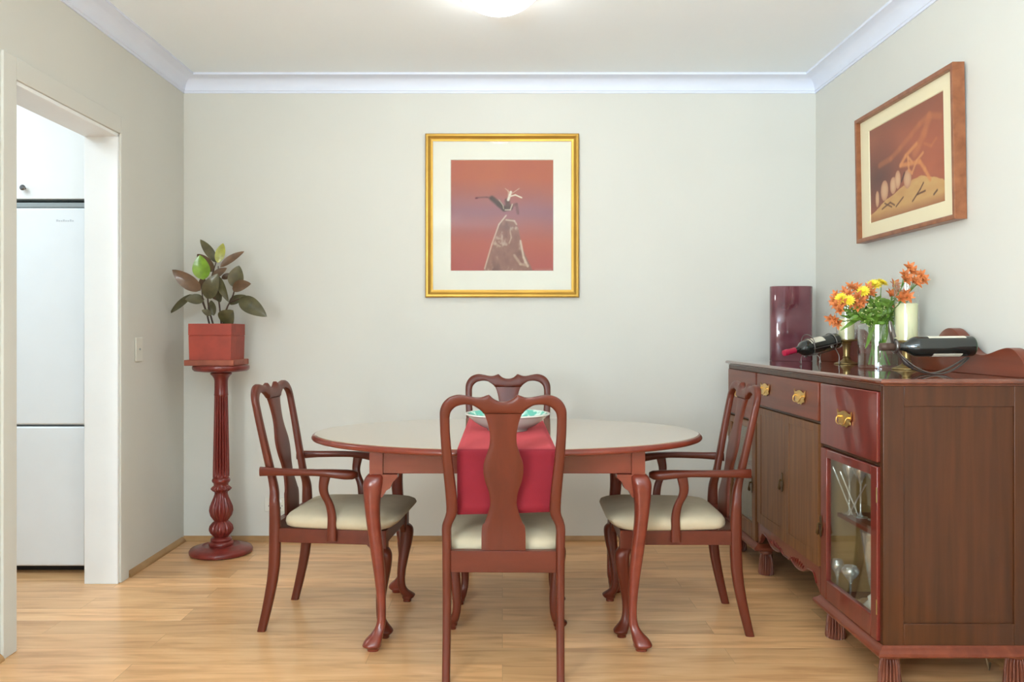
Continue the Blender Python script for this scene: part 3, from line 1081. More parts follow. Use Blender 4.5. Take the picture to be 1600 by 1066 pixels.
for sx in (-1, 1):
    for sy in (-1, 1):
        mb = cabriole(TLEG, sx * 0.487, sy * 0.33, sx, sy, ears=(0.656, 0.062, 0.085, 0.040, 0.018))
        mb.box(sx * 0.487 - 0.0245, sx * 0.487 + 0.0245, sy * 0.33 - 0.0245, sy * 0.33 + 0.0245, 0.650, 0.749)
        mb.build('leg', M['table'], tb, smooth=40)

# runner lying along the short axis and hanging over both edges
HANG = 0.553
path = []
yF, yK = TY - 0.546, TY + 0.546
for z in [HANG + (0.755 - HANG) * k / 8 for k in range(9)]:
    path.append((yF - 0.008 - 0.002 * math.sin(z * 40), z))
path += [(yF - 0.006, 0.768), (yF - 0.001, 0.7745), (yF + 0.010, 0.7765)]
for k in range(1, 20):
    path.append((yF + 0.01 + (yK - yF - 0.02) * k / 20, 0.7765))
path += [(yK - 0.01, 0.7765), (yK + 0.001, 0.7745), (yK + 0.006, 0.768)]
for z in [0.755 - (0.755 - HANG) * k / 8 for k in range(9)]:
    path.append((yK + 0.008, z))
mb = MB()
rows = []
NW = 16
for i, (y, z) in enumerate(path):
    row = []
    for k in range(NW + 1):
        u = k / NW
        x = -0.157 + 0.344 * u
        zz = z
        if i < 2:
            zz = z + (0.004 - 0.010 * (1 - u)) * (1 - i / 2) + 0.004
        row.append((x, y + (0.0025 * math.sin(u * 7 + 1) if (i < 9 or i > len(path) - 10) else 0) * 1.0, zz))
    rows.append(row)
vr = [[mb.bm.verts.new(p) for p in r] for r in rows]
for a, b_ in zip(vr, vr[1:]):
    for k in range(NW):
        mb.face([a[k], a[k + 1], b_[k + 1], b_[k]])
rn = mb.build('table_runner', M['runner'], smooth=60)
md = rn.modifiers.new('solid', 'SOLIDIFY')
md.thickness = 0.002
md.offset = 0
tag(rn, 'crimson cloth runner across the middle of the table, hanging over its edge', 'table runner')

# bowl
bz = 0.778
bo = empty('serving_bowl', (at(793, 648, 3.37)[0], 3.37, bz))
tag(bo, 'white ceramic bowl with teal glazed inside on the red runner', 'bowl')
MB().lathe([(0.078, 0), (0.083, 0.002), (0.085, 0.008), (0.088, 0.010), (0.115, 0.022), (0.145, 0.042), (0.162, 0.060), (0.166, 0.064), (0.173, 0.066), (0.1755, 0.069), (0.1745, 0.0725), (0.168, 0.0735), (0.163, 0.071)], n=64, cap=False).build('bowl_body', M['bowl'], bo, smooth=50)
MB().lathe([(0.1645, 0.0725), (0.158, 0.064), (0.14, 0.047), (0.11, 0.027), (0.08, 0.016), (0.02, 0.013), (0.001, 0.013)], n=64, cap=False).build('glazed_inside', M['teal'], bo, smooth=60)

# ---------------------------------------------------------------- plant stand
ps = empty('plant_stand', (-1.512, 4.37, 0))
tag(ps, 'tall red-brown turned pedestal stand with a fluted column in the corner', 'plant stand')
NS = 192
MB().lathe([(0.150, 0), (0.162, 0.006), (0.164, 0.018), (0.158, 0.028), (0.128, 0.036), (0.105, 0.044), (0.098, 0.046), (0.090, 0.040), (0.070, 0.042)], n=NS).build('base', M['stand'], ps, smooth=50)
prof = [(0.062, 0.040), (0.065, 0.050), (0.062, 0.060), (0.052, 0.066), (0.056, 0.074), (0.052, 0.082), (0.036, 0.088),
        (0.045, 0.098, .003), (0.058, 0.112, .005), (0.064, 0.128, .006), (0.060, 0.146, .005), (0.048, 0.162, .004), (0.035, 0.173),
        (0.042, 0.182, .004), (0.056, 0.203, .006), (0.0625, 0.228, .008), (0.060, 0.25, .008), (0.050, 0.275, .006), (0.040, 0.298, .004), (0.034, 0.318), (0.034, 0.328),
        (0.046, 0.336, .004), (0.055, 0.346, .007), (0.046, 0.356, .004), (0.038, 0.362), (0.038, 0.374), (0.046, 0.383), (0.048, 0.391), (0.044, 0.400), (0.041, 0.404)]
MB().lathe(prof, n=NS, flute=16).build('turned_baluster', M['stand'], ps, smooth=50)
prof = [(0.042, 0.404), (0.043, 0.412, .0), (0.043, 0.42, .006)]
for k in range(1, 12):
    z = 0.42 + (0.838 - 0.42) * k / 12
    prof.append((0.0435 - 0.0085 * k / 12, z, .012))
prof += [(0.035, 0.838, .005), (0.035, 0.845), (0.037, 0.850), (0.0355, 0.856), (0.0345, 0.88), (0.0345, 0.925), (0.038, 0.94), (0.047, 0.953), (0.055, 0.960), (0.056, 0.966), (0.05, 0.970), (0.053, 0.976)]
MB().lathe(prof, n=NS, flute=16).build('fluted_column', M['stand'], ps, smooth=50)
MB().lathe([(0.10, 0.974), (0.135, 0.978), (0.145, 0.986), (0.148, 0.996), (0.146, 1.005), (0.135, 1.009)], n=NS).build('top', M['stand'], ps, smooth=50)

# tray and pot (square)
PX, PY = -1.54, 4.39
ty = MB()
ty.box(-0.125, 0.125, -0.125, 0.125, 0, 0.008)
for a in ((-0.13, 0.13, -0.13, -0.116), (-0.13, 0.13, 0.116, 0.13), (-0.13, -0.116, -0.116, 0.116), (0.116, 0.13, -0.116, 0.116)):
    ty.box(a[0], a[1], a[2], a[3], 0.0, 0.030)
ty = ty.build('plant_tray', M['terracotta_tray'], bevel=0.003, loc=(PX, PY, 1.0095))
tag(ty, 'square terracotta saucer under the plant pot on the pedestal', 'tray')
pt = empty('potted_rubber_plant', (PX, PY, 1.018))
tag(pt, 'rubber plant with dark olive leaves in a square terracotta pot', 'potted plant')
mb = MB()
h = 0.1135
H = 0.213
ring = lambda a, z: [(-a, -a, z), (a, -a, z), (a, a, z), (-a, a, z)]
mb.loft([ring(h - 0.004, 0), ring(h - 0.001, 0.148), ring(h - 0.003, 0.1485), ring(h - 0.003, 0.1515), ring(h, 0.152), ring(h, H), ring(h - 0.012, H), ring(h - 0.014, H - 0.03)], cap=False)
mb.face([mb.bm.verts.new(p) for p in ring(h - 0.004, 0)])
pot = mb.build('pot', M['terracotta'], pt, bevel=0.0015, smooth=25)
mb = MB()
mb.face([mb.bm.verts.new(p) for p in ring(h - 0.013, H - 0.02)])
mb.build('soil', M['soil'], pt, smooth=0)


def leaf_mesh(mb, base, tip, wid, facing=(0, -1, 0), droop=0.1, fold=0.25, n=10, m=4, pw_=0.8):
    """blade from base to tip, broad elliptical, folded along the midrib"""
    b0, t0 = Vector(base), Vector(tip)
    ax = t0 - b0
    L = ax.length
    ax.normalize()
    f = Vector(facing)
    f = (f - ax * f.dot(ax))
    if f.length < 1e-3:
        f = ax.orthogonal()
    f.normalize()
    sd = ax.cross(f)
    rows = []
    for i in range(n + 1):
        t = i / n
        wv = wid / 2 * (math.sin(PI * min(1, t ** pw_)) ** 0.75 if 0 < t < 1 else 0) + 0.0006
        c = b0 + ax * (L * t) + f * (math.sin(PI * t) * droop * L)
        row = []
        for j in range(-m // 2, m // 2 + 1):
            q = j / (m / 2)
            row.append(mb.bm.verts.new(c + sd * (wv * q) + f * (abs(q) ** 1.3 * wv * fold)))
        rows.append(row)
    for a, b_ in zip(rows, rows[1:]):
        for j in range(m):
            mb.face([a[j], a[j + 1], b_[j + 1], b_[j]])


def pl(cx, cy, dy=0.0):
    p = at(180 + cx / 3.553, 340 + cy / 3.553, PY + dy)
    return Vector((p[0] - PX, p[1] - PY, p[2] - 1.018))


LV = [((475, 405), (316, 290), 76, 'rub_brown', -.05, -.10), ((430, 428), (304, 532), 40, 'rub_dark', -.02, .06),
      ((495, 455), (388, 455), 58, 'rub_dark', -.03, -.07), ((490, 345), (470, 208), 92, 'rub_green', -.06, -.08),
      ((562, 250), (472, 122), 48, 'rub_dark', .02, .05), ((568, 252), (600, 143), 48, 'rub_yel', 0, .03),
      ((583, 276), (716, 188), 42, 'rub_brown', 0, .06), ((550, 300), (455, 203), 60, 'rub_brown', .0, .03),
      ((660, 390), (688, 266), 84, 'rub_dark', -.02, -.04), ((650, 395), (754, 368), 64, 'rub_brown', -.03, -.07),
      ((590, 338), (660, 318), 34, 'rub_brown', .03, .06), ((568, 325), (630, 470), 42, 'rub_dark', -.04, -.09),
      ((508, 450), (570, 312), 84, 'rub_dark', -.07, -.10), ((632, 482), (725, 432), 56, 'rub_dark', .02, .06),
      ((690, 450), (842, 550), 86, 'rub_dark', -.02, -.06), ((600, 588), (655, 515), 96, 'rub_dark', -.04, -.08),
      ((548, 545), (532, 460), 42, 'rub_dark', 0, .03), ((532, 540), (480, 515), 34, 'rub_dark', -.03, -.06),
      ((560, 460), (575, 400), 60, 'rub_brown', .03, .05), ((540, 335), (620, 280), 48, 'rub_brown', -.04, -.02),
      ((500, 400), (478, 330), 50, 'rub_brown', .0, .03), ((575, 470), (588, 410), 44, 'rub_dark', .0, -.02), ((520, 380), (600, 300), 40, 'rub_dark', .02, .05)]
for (b0, t0, wpx, mm, d0, d1_) in LV:
    mb = MB()
    fc = Vector((random.uniform(-.35, .35), -1, random.uniform(0.0, .7)))
    leaf_mesh(mb, pl(*b0, d0), pl(*t0, d1_), wpx / 3.553 / 289 * 1.05, fc, droop=random.uniform(.02, .10), fold=random.uniform(.12, .3), n=14, m=6)
    o = mb.build('leaf', M[mm], pt, smooth=80)
mb = MB()
for P in ([(525, 600, 0), (505, 520, -.01), (488, 460, -.03), (478, 380, -.05)], [(545, 600, 0), (520, 500, -.01), (515, 430, -.03), (535, 330, -.03), (560, 250, 0)],
          [(590, 600, .01), (580, 500, .01), (572, 420, .0), (572, 330, -.01), (572, 270, 0)], [(598, 600, -.01), (618, 510, -.01), (655, 430, -.01), (662, 380, -.02)],
          [(505, 520, -.01), (470, 440, -.02), (432, 428, -.02)], [(640, 470, -.01), (690, 450, -.02)], [(618, 510, -.01), (600, 588, -.04)]):
    pts = spline([tuple(pl(*p)) for p in P], 5)
    mb.tube(pts, [0.0055 - 0.003 * i / len(pts) for i in range(len(pts))], 8)
mb.build('stems', M['rub_stem'], pt, smooth=60)

# ---------------------------------------------------------------- sideboard
SX0, SX1 = 1.247, 1.762        # front and back of the carcase
SY0, SY1 = 2.662, 4.475
DA, DB = 3.174, 3.963          # dividers
SZ0, SZ1, STOP = 0.155, 1.008, 1.031
SBX, SBY = 1.5, (SY0 + SY1) / 2
sb = empty('sideboard', (SBX, SBY, 0))
tag(sb, 'long mahogany sideboard with glass end doors and brass handles along the right wall', 'sideboard')


class SM(MB):
    """boxes given in room coordinates, stored relative to the sideboard"""

    def box(s, x0, x1, y0, y1, z0, z1):
        return MB.box(s, x0 - SBX, x1 - SBX, y0 - SBY, y1 - SBY, z0, z1)


# carcase
mb = SM()
for a, b_ in ((SY0 + 0.02, DA), (DB, SY1 - 0.02)):
    mb.box(SX0 + 0.022, SX1 - 0.012, a, b_, SZ0, SZ0 + 0.02)                          # cabinet bottoms
    mb.box(SX0 + 0.022, SX1 - 0.012, a, b_, 0.735, 0.75)                              # under drawers
mb.box(SX0 + 0.022, SX1 - 0.012, DA, DB, 0.225, 0.243)
for y in (DA, DB):
    mb.box(SX0 + 0.002, SX1 - 0.012, y - 0.011, y + 0.011, SZ0, SZ1)
mb.box(SX0, SX0 + 0.05, SY0 + 0.022, SY1 - 0.022, 0.988, SZ1)                             # top rail
mb.box(SX0 + 0.002, SX0 + 0.03, DA + 0.011, DB - 0.011, 0.824, 0.834)
for a, b_ in ((SY0 + 0.022, DA - 0.011), (DB + 0.011, SY1 - 0.022)):
    mb.box(SX0 + 0.002, SX0 + 0.03, a, b_, 0.741, 0.752)
mb.build('carcase', M['sb_v'], sb, bevel=0.0015)
mb = SM()      # cupboard lining, its colour lightened to stand in for light inside
mb.box(SX1 - 0.012, SX1, SY0 + 0.022, SY1 - 0.022, 0.175, SZ1)
for a, b_ in ((SY0 + 0.022, DA - 0.011), (DB + 0.011, SY1 - 0.022)):
    mb.box(SX0 + 0.03, SX1 - 0.012, a, a + 0.003, 0.175, 0.735)
    mb.box(SX0 + 0.03, SX1 - 0.012, b_ - 0.003, b_, 0.175, 0.735)
mb.build('lining', M['sb_in'], sb)
# framed end panels
for (y0, y1, inn) in ((SY0, SY0 + 0.022, 1), (SY1 - 0.022, SY1, -1)):
    mb = SM()
    mb.box(SX0, SX0 + 0.068, y0, y1, SZ0, SZ1)
    mb.box(SX1 - 0.085, SX1, y0, y1, SZ0, SZ1)
    mb.box(SX0 + 0.068, SX1 - 0.085, y0, y1, SZ0, 0.228)
    mb.box(SX0 + 0.068, SX1 - 0.085, y0, y1, 0.940, SZ1)
    e_ = mb.build('end_frame', M['sb_v'], sb, bevel=0.002)
    ya, yb = (y0 + 0.007, y1 - 0.003) if inn == 1 else (y0 + 0.003, y1 - 0.007)
    SM().box(SX0 + 0.064, SX1 - 0.081, ya, yb, 0.224, 0.944).build('end_panel', M['sb_v'], e_)
# top slab with moulded edge
mb = MB()
rings = []
for o_, z in ((0.004, 1.008), (0.006, 1.012), (0.014, 1.0145), (0.018, 1.018), (0.019, 1.023), (0.016, 1.028), (0.011, STOP)):
    xa, xb = SX0 - o_ + 0.004 - SBX, SX1 - SBX
    ya, yb = SY0 - o_ - SBY, SY1 + o_ - SBY
    rings.append([(xa, ya, z), (xb, ya, z), (xb, yb, z), (xa, yb, z)])
mb.loft(rings)
mb.build('top', M['sb_top'], sb, smooth=30, bevel=0.001)
# plinth mouldings under each end cabinet
for a, b_ in ((SY0 - 0.022, DA + 0.025), (DB - 0.025, SY1 + 0.022)):
    rings = []
    for o_, z in ((-0.012, 0.122), (0.0, 0.124), (0.004, 0.130), (0.003, 0.138), (-0.003, 0.145), (-0.010, 0.148), (-0.016, 0.155), (-0.020, 0.158)):
        xa, xb = SX0 - 0.022 - o_ - SBX, SX1 - SBX
        rings.append([(xa, a - o_ - SBY, z), (xb, a - o_ - SBY, z), (xb, b_ + o_ - SBY, z), (xa, b_ + o_ - SBY, z)])
    MB().loft(rings).build('plinth', M['sb_h'], sb, smooth=30)
# feet
fp = [(0.030, 0), (0.036, 0.003), (0.038, 0.010, .008), (0.0365, 0.03, .011), (0.034, 0.06, .011), (0.031, 0.085, .010), (0.029, 0.098, .006), (0.026, 0.101), (0.031, 0.105), (0.033, 0.112), (0.03, 0.117), (0.026, 0.123)]
for y in (SY0 + 0.05, DA - 0.02, DB + 0.02, SY1 - 0.05):
    for x in (SX0 + 0.045, SX1 - 0.05):
        MB().lathe(fp, (x - SBX, y - SBY, 0), n=144, flute=18).build('foot', M['foot'], sb, smooth=50)
# carved apron of the middle section
tab = [(0, .196), (.035, .194), (.05, .200), (.06, .212), (.075, .198), (.10, .19), (.14, .1855), (.17, .186), (.20, .192), (.22, .200), (.25, .214), (.28, .22), (.31, .222), (.325, .216), (.335, .20), (.347, .185), (.365, .172), (.383, .160)]
pts = [(-t, z) for t, z in reversed(tab)] + tab[1:]
outl = pts + [(0.383, 0.262), (-0.383, 0.262)]
mb = MB()
YM = (DA + DB) / 2 - SBY
mb.poly([(u, v) for u, v in outl], 0, 0.018, lambda u, v, d: (SX0 - SBX - 0.001 + d, YM + u, v))
# raised carving: bead along the lower edge and a few leaf ribs
mb.tube([(SX0 - SBX - 0.002, YM + u, v + 0.004) for u, v in pts[2:-2]], 0.0035, 6)
for s in (-1, 1):
    for k in range(7):
        u = s * (0.08 + k * 0.022)
        mb.tube([(SX0 - SBX - 0.001, YM + u, 0.232 - 0.004 * abs(k - 3)), (SX0 - SBX - 0.003, YM + u - s * 0.006, 0.218), (SX0 - SBX - 0.001, YM + u - s * 0.016, 0.204)], [0.002, 0.004, 0.002], 6)
mb.build('carved_apron', M['sb_red'], sb, smooth=40)


# handles
def bail_handle(parent, y, z):
    o = [(-0.036, 0.030), (-0.030, 0.020), (-0.020, 0.021), (-0.012, 0.026), (0, 0.029)]
    o2 = [(-0.034, 0.004), (-0.028, -0.008), (-0.030, -0.018), (-0.018, -0.022), (-0.010, -0.030), (0, -0.026)]
    k_ = 1.7
    left = list(reversed(o2)) + o
    poly_ = left + [(-x, z_) for x, z_ in reversed(left[1:-1])]
    x = SX0 - 0.012 - SBX
    mb = MB()
    mb.poly([(u * k_, v) for u, v in poly_], 0, 0.003, lambda u, v, d: (x - 0.001 - d, y - SBY + u, z + v))
    pl_ = mb.build('handle_plate', M['brass'], parent, smooth=30)
    mb = MB()
    pts_ = spline([(x - 0.004, y - SBY - 0.038, z + 0.006), (x - 0.014, y - SBY - 0.040, z + 0.002), (x - 0.018, y - SBY - 0.034, z - 0.014), (x - 0.019, y - SBY - 0.012, z - 0.020), (x - 0.019, y - SBY, z - 0.018),
                   (x - 0.019, y - SBY + 0.012, z - 0.020), (x - 0.018, y - SBY + 0.034, z - 0.014), (x - 0.014, y - SBY + 0.040, z + 0.002), (x - 0.004, y - SBY + 0.038, z + 0.006)], 4)
    mb.tube(pts_, 0.0022, 8)
    for s in (-1, 1):
        mb.tube([(x - 0.002, y - SBY + s * 0.038, z + 0.006), (x - 0.013, y - SBY + s * 0.038, z + 0.006)], [0.0045, 0.004], 10)
    mb.build('handle', M['brass'], parent, smooth=50)


def drop_handle(parent, y, z):
    x = SX0 - 0.012 - SBX
    y -= SBY
    out = [(0, 0.045), (0.006, 0.036), (0.005, 0.02), (0.011, 0.008), (0.013, -0.006), (0.008, -0.018), (0.010, -0.03), (0, -0.040)]
    out = out + [(-a, c) for a, c in reversed(out[1:-1])]
    mb = MB()
    mb.poly(out, 0, 0.003, lambda u, v, d: (x - d, y + u, z + v))
    mb.tube([(x - 0.003, y, z + 0.012), (x - 0.013, y, z + 0.012)], [0.005, 0.004], 10)
    mb.tube([(x - 0.012, y, z + 0.012), (x - 0.015, y, z - 0.006), (x - 0.015, y, z - 0.022), (x - 0.013, y, z - 0.030)], [0.003, 0.003, 0.007, 0.003], 10)
    mb.build('handle', M['bronze'], parent, smooth=50)


def drawer(y0, y1, z0, z1, mat, hs):
    mb = SM()
    mb.box(SX0 - 0.010, SX0 + 0.012, y0, y1, z0, z1)
    mb.box(SX0 + 0.012, SX1 - 0.05, y0 + 0.006, y1 - 0.006, z0 + 0.006, z1 - 0.02)
    d = mb.build('drawer', mat, sb, bevel=0.003)
    for y, z in hs:
        bail_handle(d, y, z)
    return d


drawer(SY0 + 0.0235, DA - 0.012, 0.753, 0.9865, M['sb_red'], [(2.93, 0.872)])
drawer(DA + 0.012, DB - 0.012, 0.8355, 0.9865, M['sb_h'], [(3.815, 0.916), (3.37, 0.916)])
drawer(DB + 0.012, SY1 - 0.0235, 0.753, 0.9865, M['sb_h'], [(4.22, 0.872)])

# solid middle doors with sunk panel
ym = (DA + DB) / 2
for k, (y0, y1) in enumerate(((DA + 0.014, ym - 0.001), (ym + 0.001, DB - 0.014))):
    mb = SM()
    z0, z1 = 0.265, 0.822
    st = 0.055
    mb.box(SX0 - 0.010, SX0 + 0.010, y0, y0 + st, z0, z1)
    mb.box(SX0 - 0.010, SX0 + 0.010, y1 - st, y1, z0, z1)
    mb.box(SX0 - 0.010, SX0 + 0.010, y0 + st, y1 - st, z0, z0 + 0.05)
    mb.box(SX0 - 0.010, SX0 + 0.010, y0 + st, y1 - st, z1 - 0.03, z1)
    mb.box(SX0 - 0.0075, SX0 + 0.006, y0 + st, y1 - st, z0 + 0.05, z1 - 0.03)
    d = mb.build('door', M['sb_door'], sb, bevel=0.001)
    if k == 1:
        drop_handle(d, ym + 0.018, 0.52)
# glazed end doors
for k, (y0, y1, hy, gm) in enumerate(((SY0 + 0.024, DA - 0.014, 3.150, 'sb_red'), (DB + 0.014, SY1 - 0.024, 4.022, 'sb_red'))):
    z0, z1 = 0.162, 0.738
    g0, g1, gz0, gz1 = y0 + 0.046, y1 - 0.055, 0.236, 0.705
    if k == 1:
        g0, g1 = y0 + 0.055, y1 - 0.046
    mb = SM()
    mb.box(SX0 - 0.010, SX0 + 0.010, y0, g0, z0, z1)
    mb.box(SX0 - 0.010, SX0 + 0.010, g1, y1, z0, z1)
    mb.box(SX0 - 0.010, SX0 + 0.010, g0, g1, z0, gz0)
    mb.box(SX0 - 0.010, SX0 + 0.010, g0, g1, gz1, z1)
    d = mb.build('glass_door', M['sb_red' if k == 0 else 'sb_door'], sb, bevel=0.003)
    mb = SM()
    mb.box(SX0 - 0.001, SX0 + 0.001, g0 - 0.004, g1 + 0.004, gz0 - 0.004, gz1 + 0.004)
    mb.build('glass_pane', M['pane'], d, smooth=0)
    for zz in (0.25, 0.62):
        hyy = y0 - 0.0015 if k == 0 else y1 + 0.0005
        SM().box(SX0 - 0.0125, SX0 - 0.0095, hyy, hyy + 0.003, zz, zz + 0.05).build('hinge', M['brass_old'], d)
    drop_handle(d, hy, 0.43)
    mb = SM()
    a, b_ = (SY0 + 0.022, DA - 0.011) if k == 0 else (DB + 0.011, SY1 - 0.022)
    mb.box(SX0 + 0.055, SX1 - 0.012, a, b_, 0.468, 0.484)
    mb.build('shelf', M['sb_h'], sb, bevel=0.002)
# shaped backboard with scrolled humps
tab = [(0.0, 0.095), (0.20, 0.095), (0.30, 0.098), (0.325, 0.11), (0.345, 0.135), (0.37, 0.155), (0.40, 0.167), (0.43, 0.169), (0.46, 0.160), (0.50, 0.135), (0.54, 0.105), (0.58, 0.080), (0.63, 0.071), (0.68, 0.077), (0.73, 0.090), (0.77, 0.098), (0.80, 0.098), (0.83, 0.088), (0.86, 0.066), (0.88, 0.04), (0.90, 0.025)]
tab = [(p[0], p[1]) for p in spline([(a, b_, 0) for a, b_ in tab], 4)]
A = [(-t, z) for t, z in reversed(tab)] + tab[1:]
mb = MB()
va = []
for u, v in A:
    va.append([mb.bm.verts.new(p) for p in ((SX1 - 0.034 - SBX, u, STOP), (SX1 - 0.034 - SBX, u, STOP + v), (SX1 + 0.008 - SBX, u, STOP + v), (SX1 + 0.008 - SBX, u, STOP))])
for a, b_ in zip(va, va[1:]):
    for k in range(4):
        j = (k + 1) % 4
        mb.face([a[k], a[j], b_[j], b_[k]])
mb.face(va[0])
mb.face(list(reversed(va[-1])))
mb.build('backboard', M['sb_h'], sb, smooth=35, bevel=0.002)


# ---------------------------------------------------------------- glassware
def wine_glass(name, loc_, hgt, rb, rstem=0.004, bowl=0.45, foot=0.035, m='crystal', flare=0.8):
    """stemmed glass, one surface of revolution"""
    zb = hgt * (1 - bowl)
    pr_ = [(0.0005, 0.003), (foot, 0.001), (foot, 0.003), (foot * 0.4, 0.006), (rstem, 0.016), (rstem, zb - 0.008), (rstem * 2, zb)]
    for k in range(1, 9):
        t = k / 8
        pr_.append((rb * (math.sin(t * PI * 0.62 + 0.12) / 1.0) * (1 if t < .7 else 1 - (1 - flare) * (t - .7) / .3), zb + hgt * bowl * t))
    pr_ += [(pr_[-1][0] - 0.0012, hgt)]
    for p in reversed(pr_[8:-1]):
        pr_.append((max(0.001, p[0] - 0.0012), p[1]))
    o = MB().lathe(pr_, n=28, cap=False).build(name, M[m], smooth=60)
    o.location = loc_
    return o


SHZ, BTZ = 0.4845, 0.1755
G = 'glasses in the near glass cabinet'
g = wine_glass('wine_glass', (1.288, 3.125, BTZ), 0.135, 0.026)
tag(g, 'small clear wine glass, leftmost on the lower shelf behind the near glass door', 'glass', G)
g = wine_glass('wine_glass', (1.308, 3.055, BTZ), 0.13, 0.033)
tag(g, 'round clear wine glass beside the tall glass vase on the lower cabinet shelf', 'glass', G)
mb = MB()
mb.lathe([(0.05, 0), (0.05, 0.01), (0.012, 0.02), (0.010, 0.05), (0.018, 0.08), (0.030, 0.16), (0.048, 0.27), (0.046, 0.27), (0.027, 0.16), (0.012, 0.09), (0.001, 0.07)], n=32, flute=12, cap=False)
tv = mb.build('glass_vase', M['crystal'], smooth=60)
tv.location = (1.375, 3.01, BTZ)
tag(tv, 'tall flared clear glass vase on the lower cabinet shelf', 'vase')
nk = MB()
nk.lathe([(0.045, 0), (0.05, 0.008), (0.042, 0.02), (0.045, 0.032), (0.028, 0.05), (0.03, 0.062), (0.010, 0.08), (0.002, 0.086)], n=24, flute=5)
nk = nk.build('ornament', M['bowl'], smooth=60)
nk.location = (1.335, 2.90, BTZ)
tag(nk, 'small white ceramic ornament at the right end of the lower cabinet shelf', 'ornament')
for k, (x, y, hh, lb) in enumerate(((1.335, 3.128, 0.205, 'tall stemmed crystal glass, left of the three on the upper shelf of the near cabinet'),
                                    (1.352, 3.068, 0.208, 'tall stemmed crystal glass, middle of the three on the upper shelf of the near cabinet'),
                                    (1.385, 3.02, 0.206, 'tall stemmed crystal glass, right of the three on the upper shelf of the near cabinet'))):
    g = wine_glass('wine_glass', (x, y, SHZ), hh, 0.028, bowl=0.36, foot=0.026)
    tag(g, lb, 'glass', 'tall crystal glasses on the upper shelf')
# slim glass stirrers leaning
for k, (a, c, lb) in enumerate(((at(1301, 729, 3.145), at(1332, 800, 3.10), 'slim glass stirrer leaning to the left edge of the upper cabinet shelf'),
                                (at(1313, 737, 3.13), at(1341, 802, 3.085), 'shorter slim glass stirrer leaning left beside the first one'),
                                (at(1353, 757, 3.01), at(1320, 806, 3.085), 'slim glass stirrer leaning to the right in front of the crystal glasses'))):
    c = (max(c[0], 1.312), c[1], SHZ + 0.004)
    o = MB().tube([Vector(a) - Vector(c), (0, 0, 0)], 0.003, 8).build('stirrer', M['crystal'])
    o.location = c
    tag(o, lb, 'stirrer', 'glass stirrers')
# far cabinet
for k, (x, y, z, hh, lb) in enumerate(((1.33, 4.08, SHZ, 0.15, 'crystal glass on the upper shelf of the far cabinet'),
                                       (1.33, 4.10, BTZ, 0.16, 'crystal glass nearest the door handle on the lower shelf of the far cabinet'),
                                       (1.36, 4.20, BTZ, 0.15, 'crystal glass further left on the lower shelf of the far cabinet'))):
    g = wine_glass('wine_glass', (x, y, z), hh, 0.04, bowl=0.55)
    tag(g, lb, 'glass', 'glasses in the far cabinet')
ch = MB()
ch.lathe([(0.03, 0), (0.045, 0.01), (0.05, 0.06), (0.055, 0.085), (0.052, 0.085), (0.046, 0.06), (0.04, 0.012), (0.001, 0.01)], n=32, cap=False)
ch = ch.build('cup', M['bowl'], smooth=60)
ch.location = (1.36, 4.17, SHZ)
tag(ch, 'white cup on the upper shelf behind the far glass door', 'cup')

# ---------------------------------------------------------------- things on the sideboard
# purple vase: flattened oval cylinder
vz = STOP + 0.0005
vx0, vx1 = at(1208, 0, 4.35)[0], at(1274, 0, 4.35)[0]
vh = at(0, 447, 4.35)[2] - vz
mb = MB()
rings = []


def oval(w_, d_, z, n=64, e=2.0):
    r_ = []
    for k in range(n):
        a = 2 * PI * k / n
        c, sn = math.cos(a), math.sin(a)
        r_.append((w_ * math.copysign(abs(c) ** (2 / 3.2), c), d_ * math.copysign(abs(sn) ** (2 / 2.4), sn), z))
    return r_


wv = (vx1 - vx0) / 2
mb.loft([oval(wv - 0.002, 0.048, 0), oval(wv, 0.05, 0.004), oval(wv, 0.05, vh - 0.002), oval(wv - 0.002, 0.048, vh), oval(wv - 0.006, 0.044, vh - 0.001), oval(wv - 0.007, 0.043, 0.02)])
va_ = mb.build('glass_vase', M['purple'], smooth=50)
va_.location = ((vx0 + vx1) / 2, 4.40, vz)
tag(va_, 'tall flat plum-purple glass vase at the far end of the sideboard', 'vase')


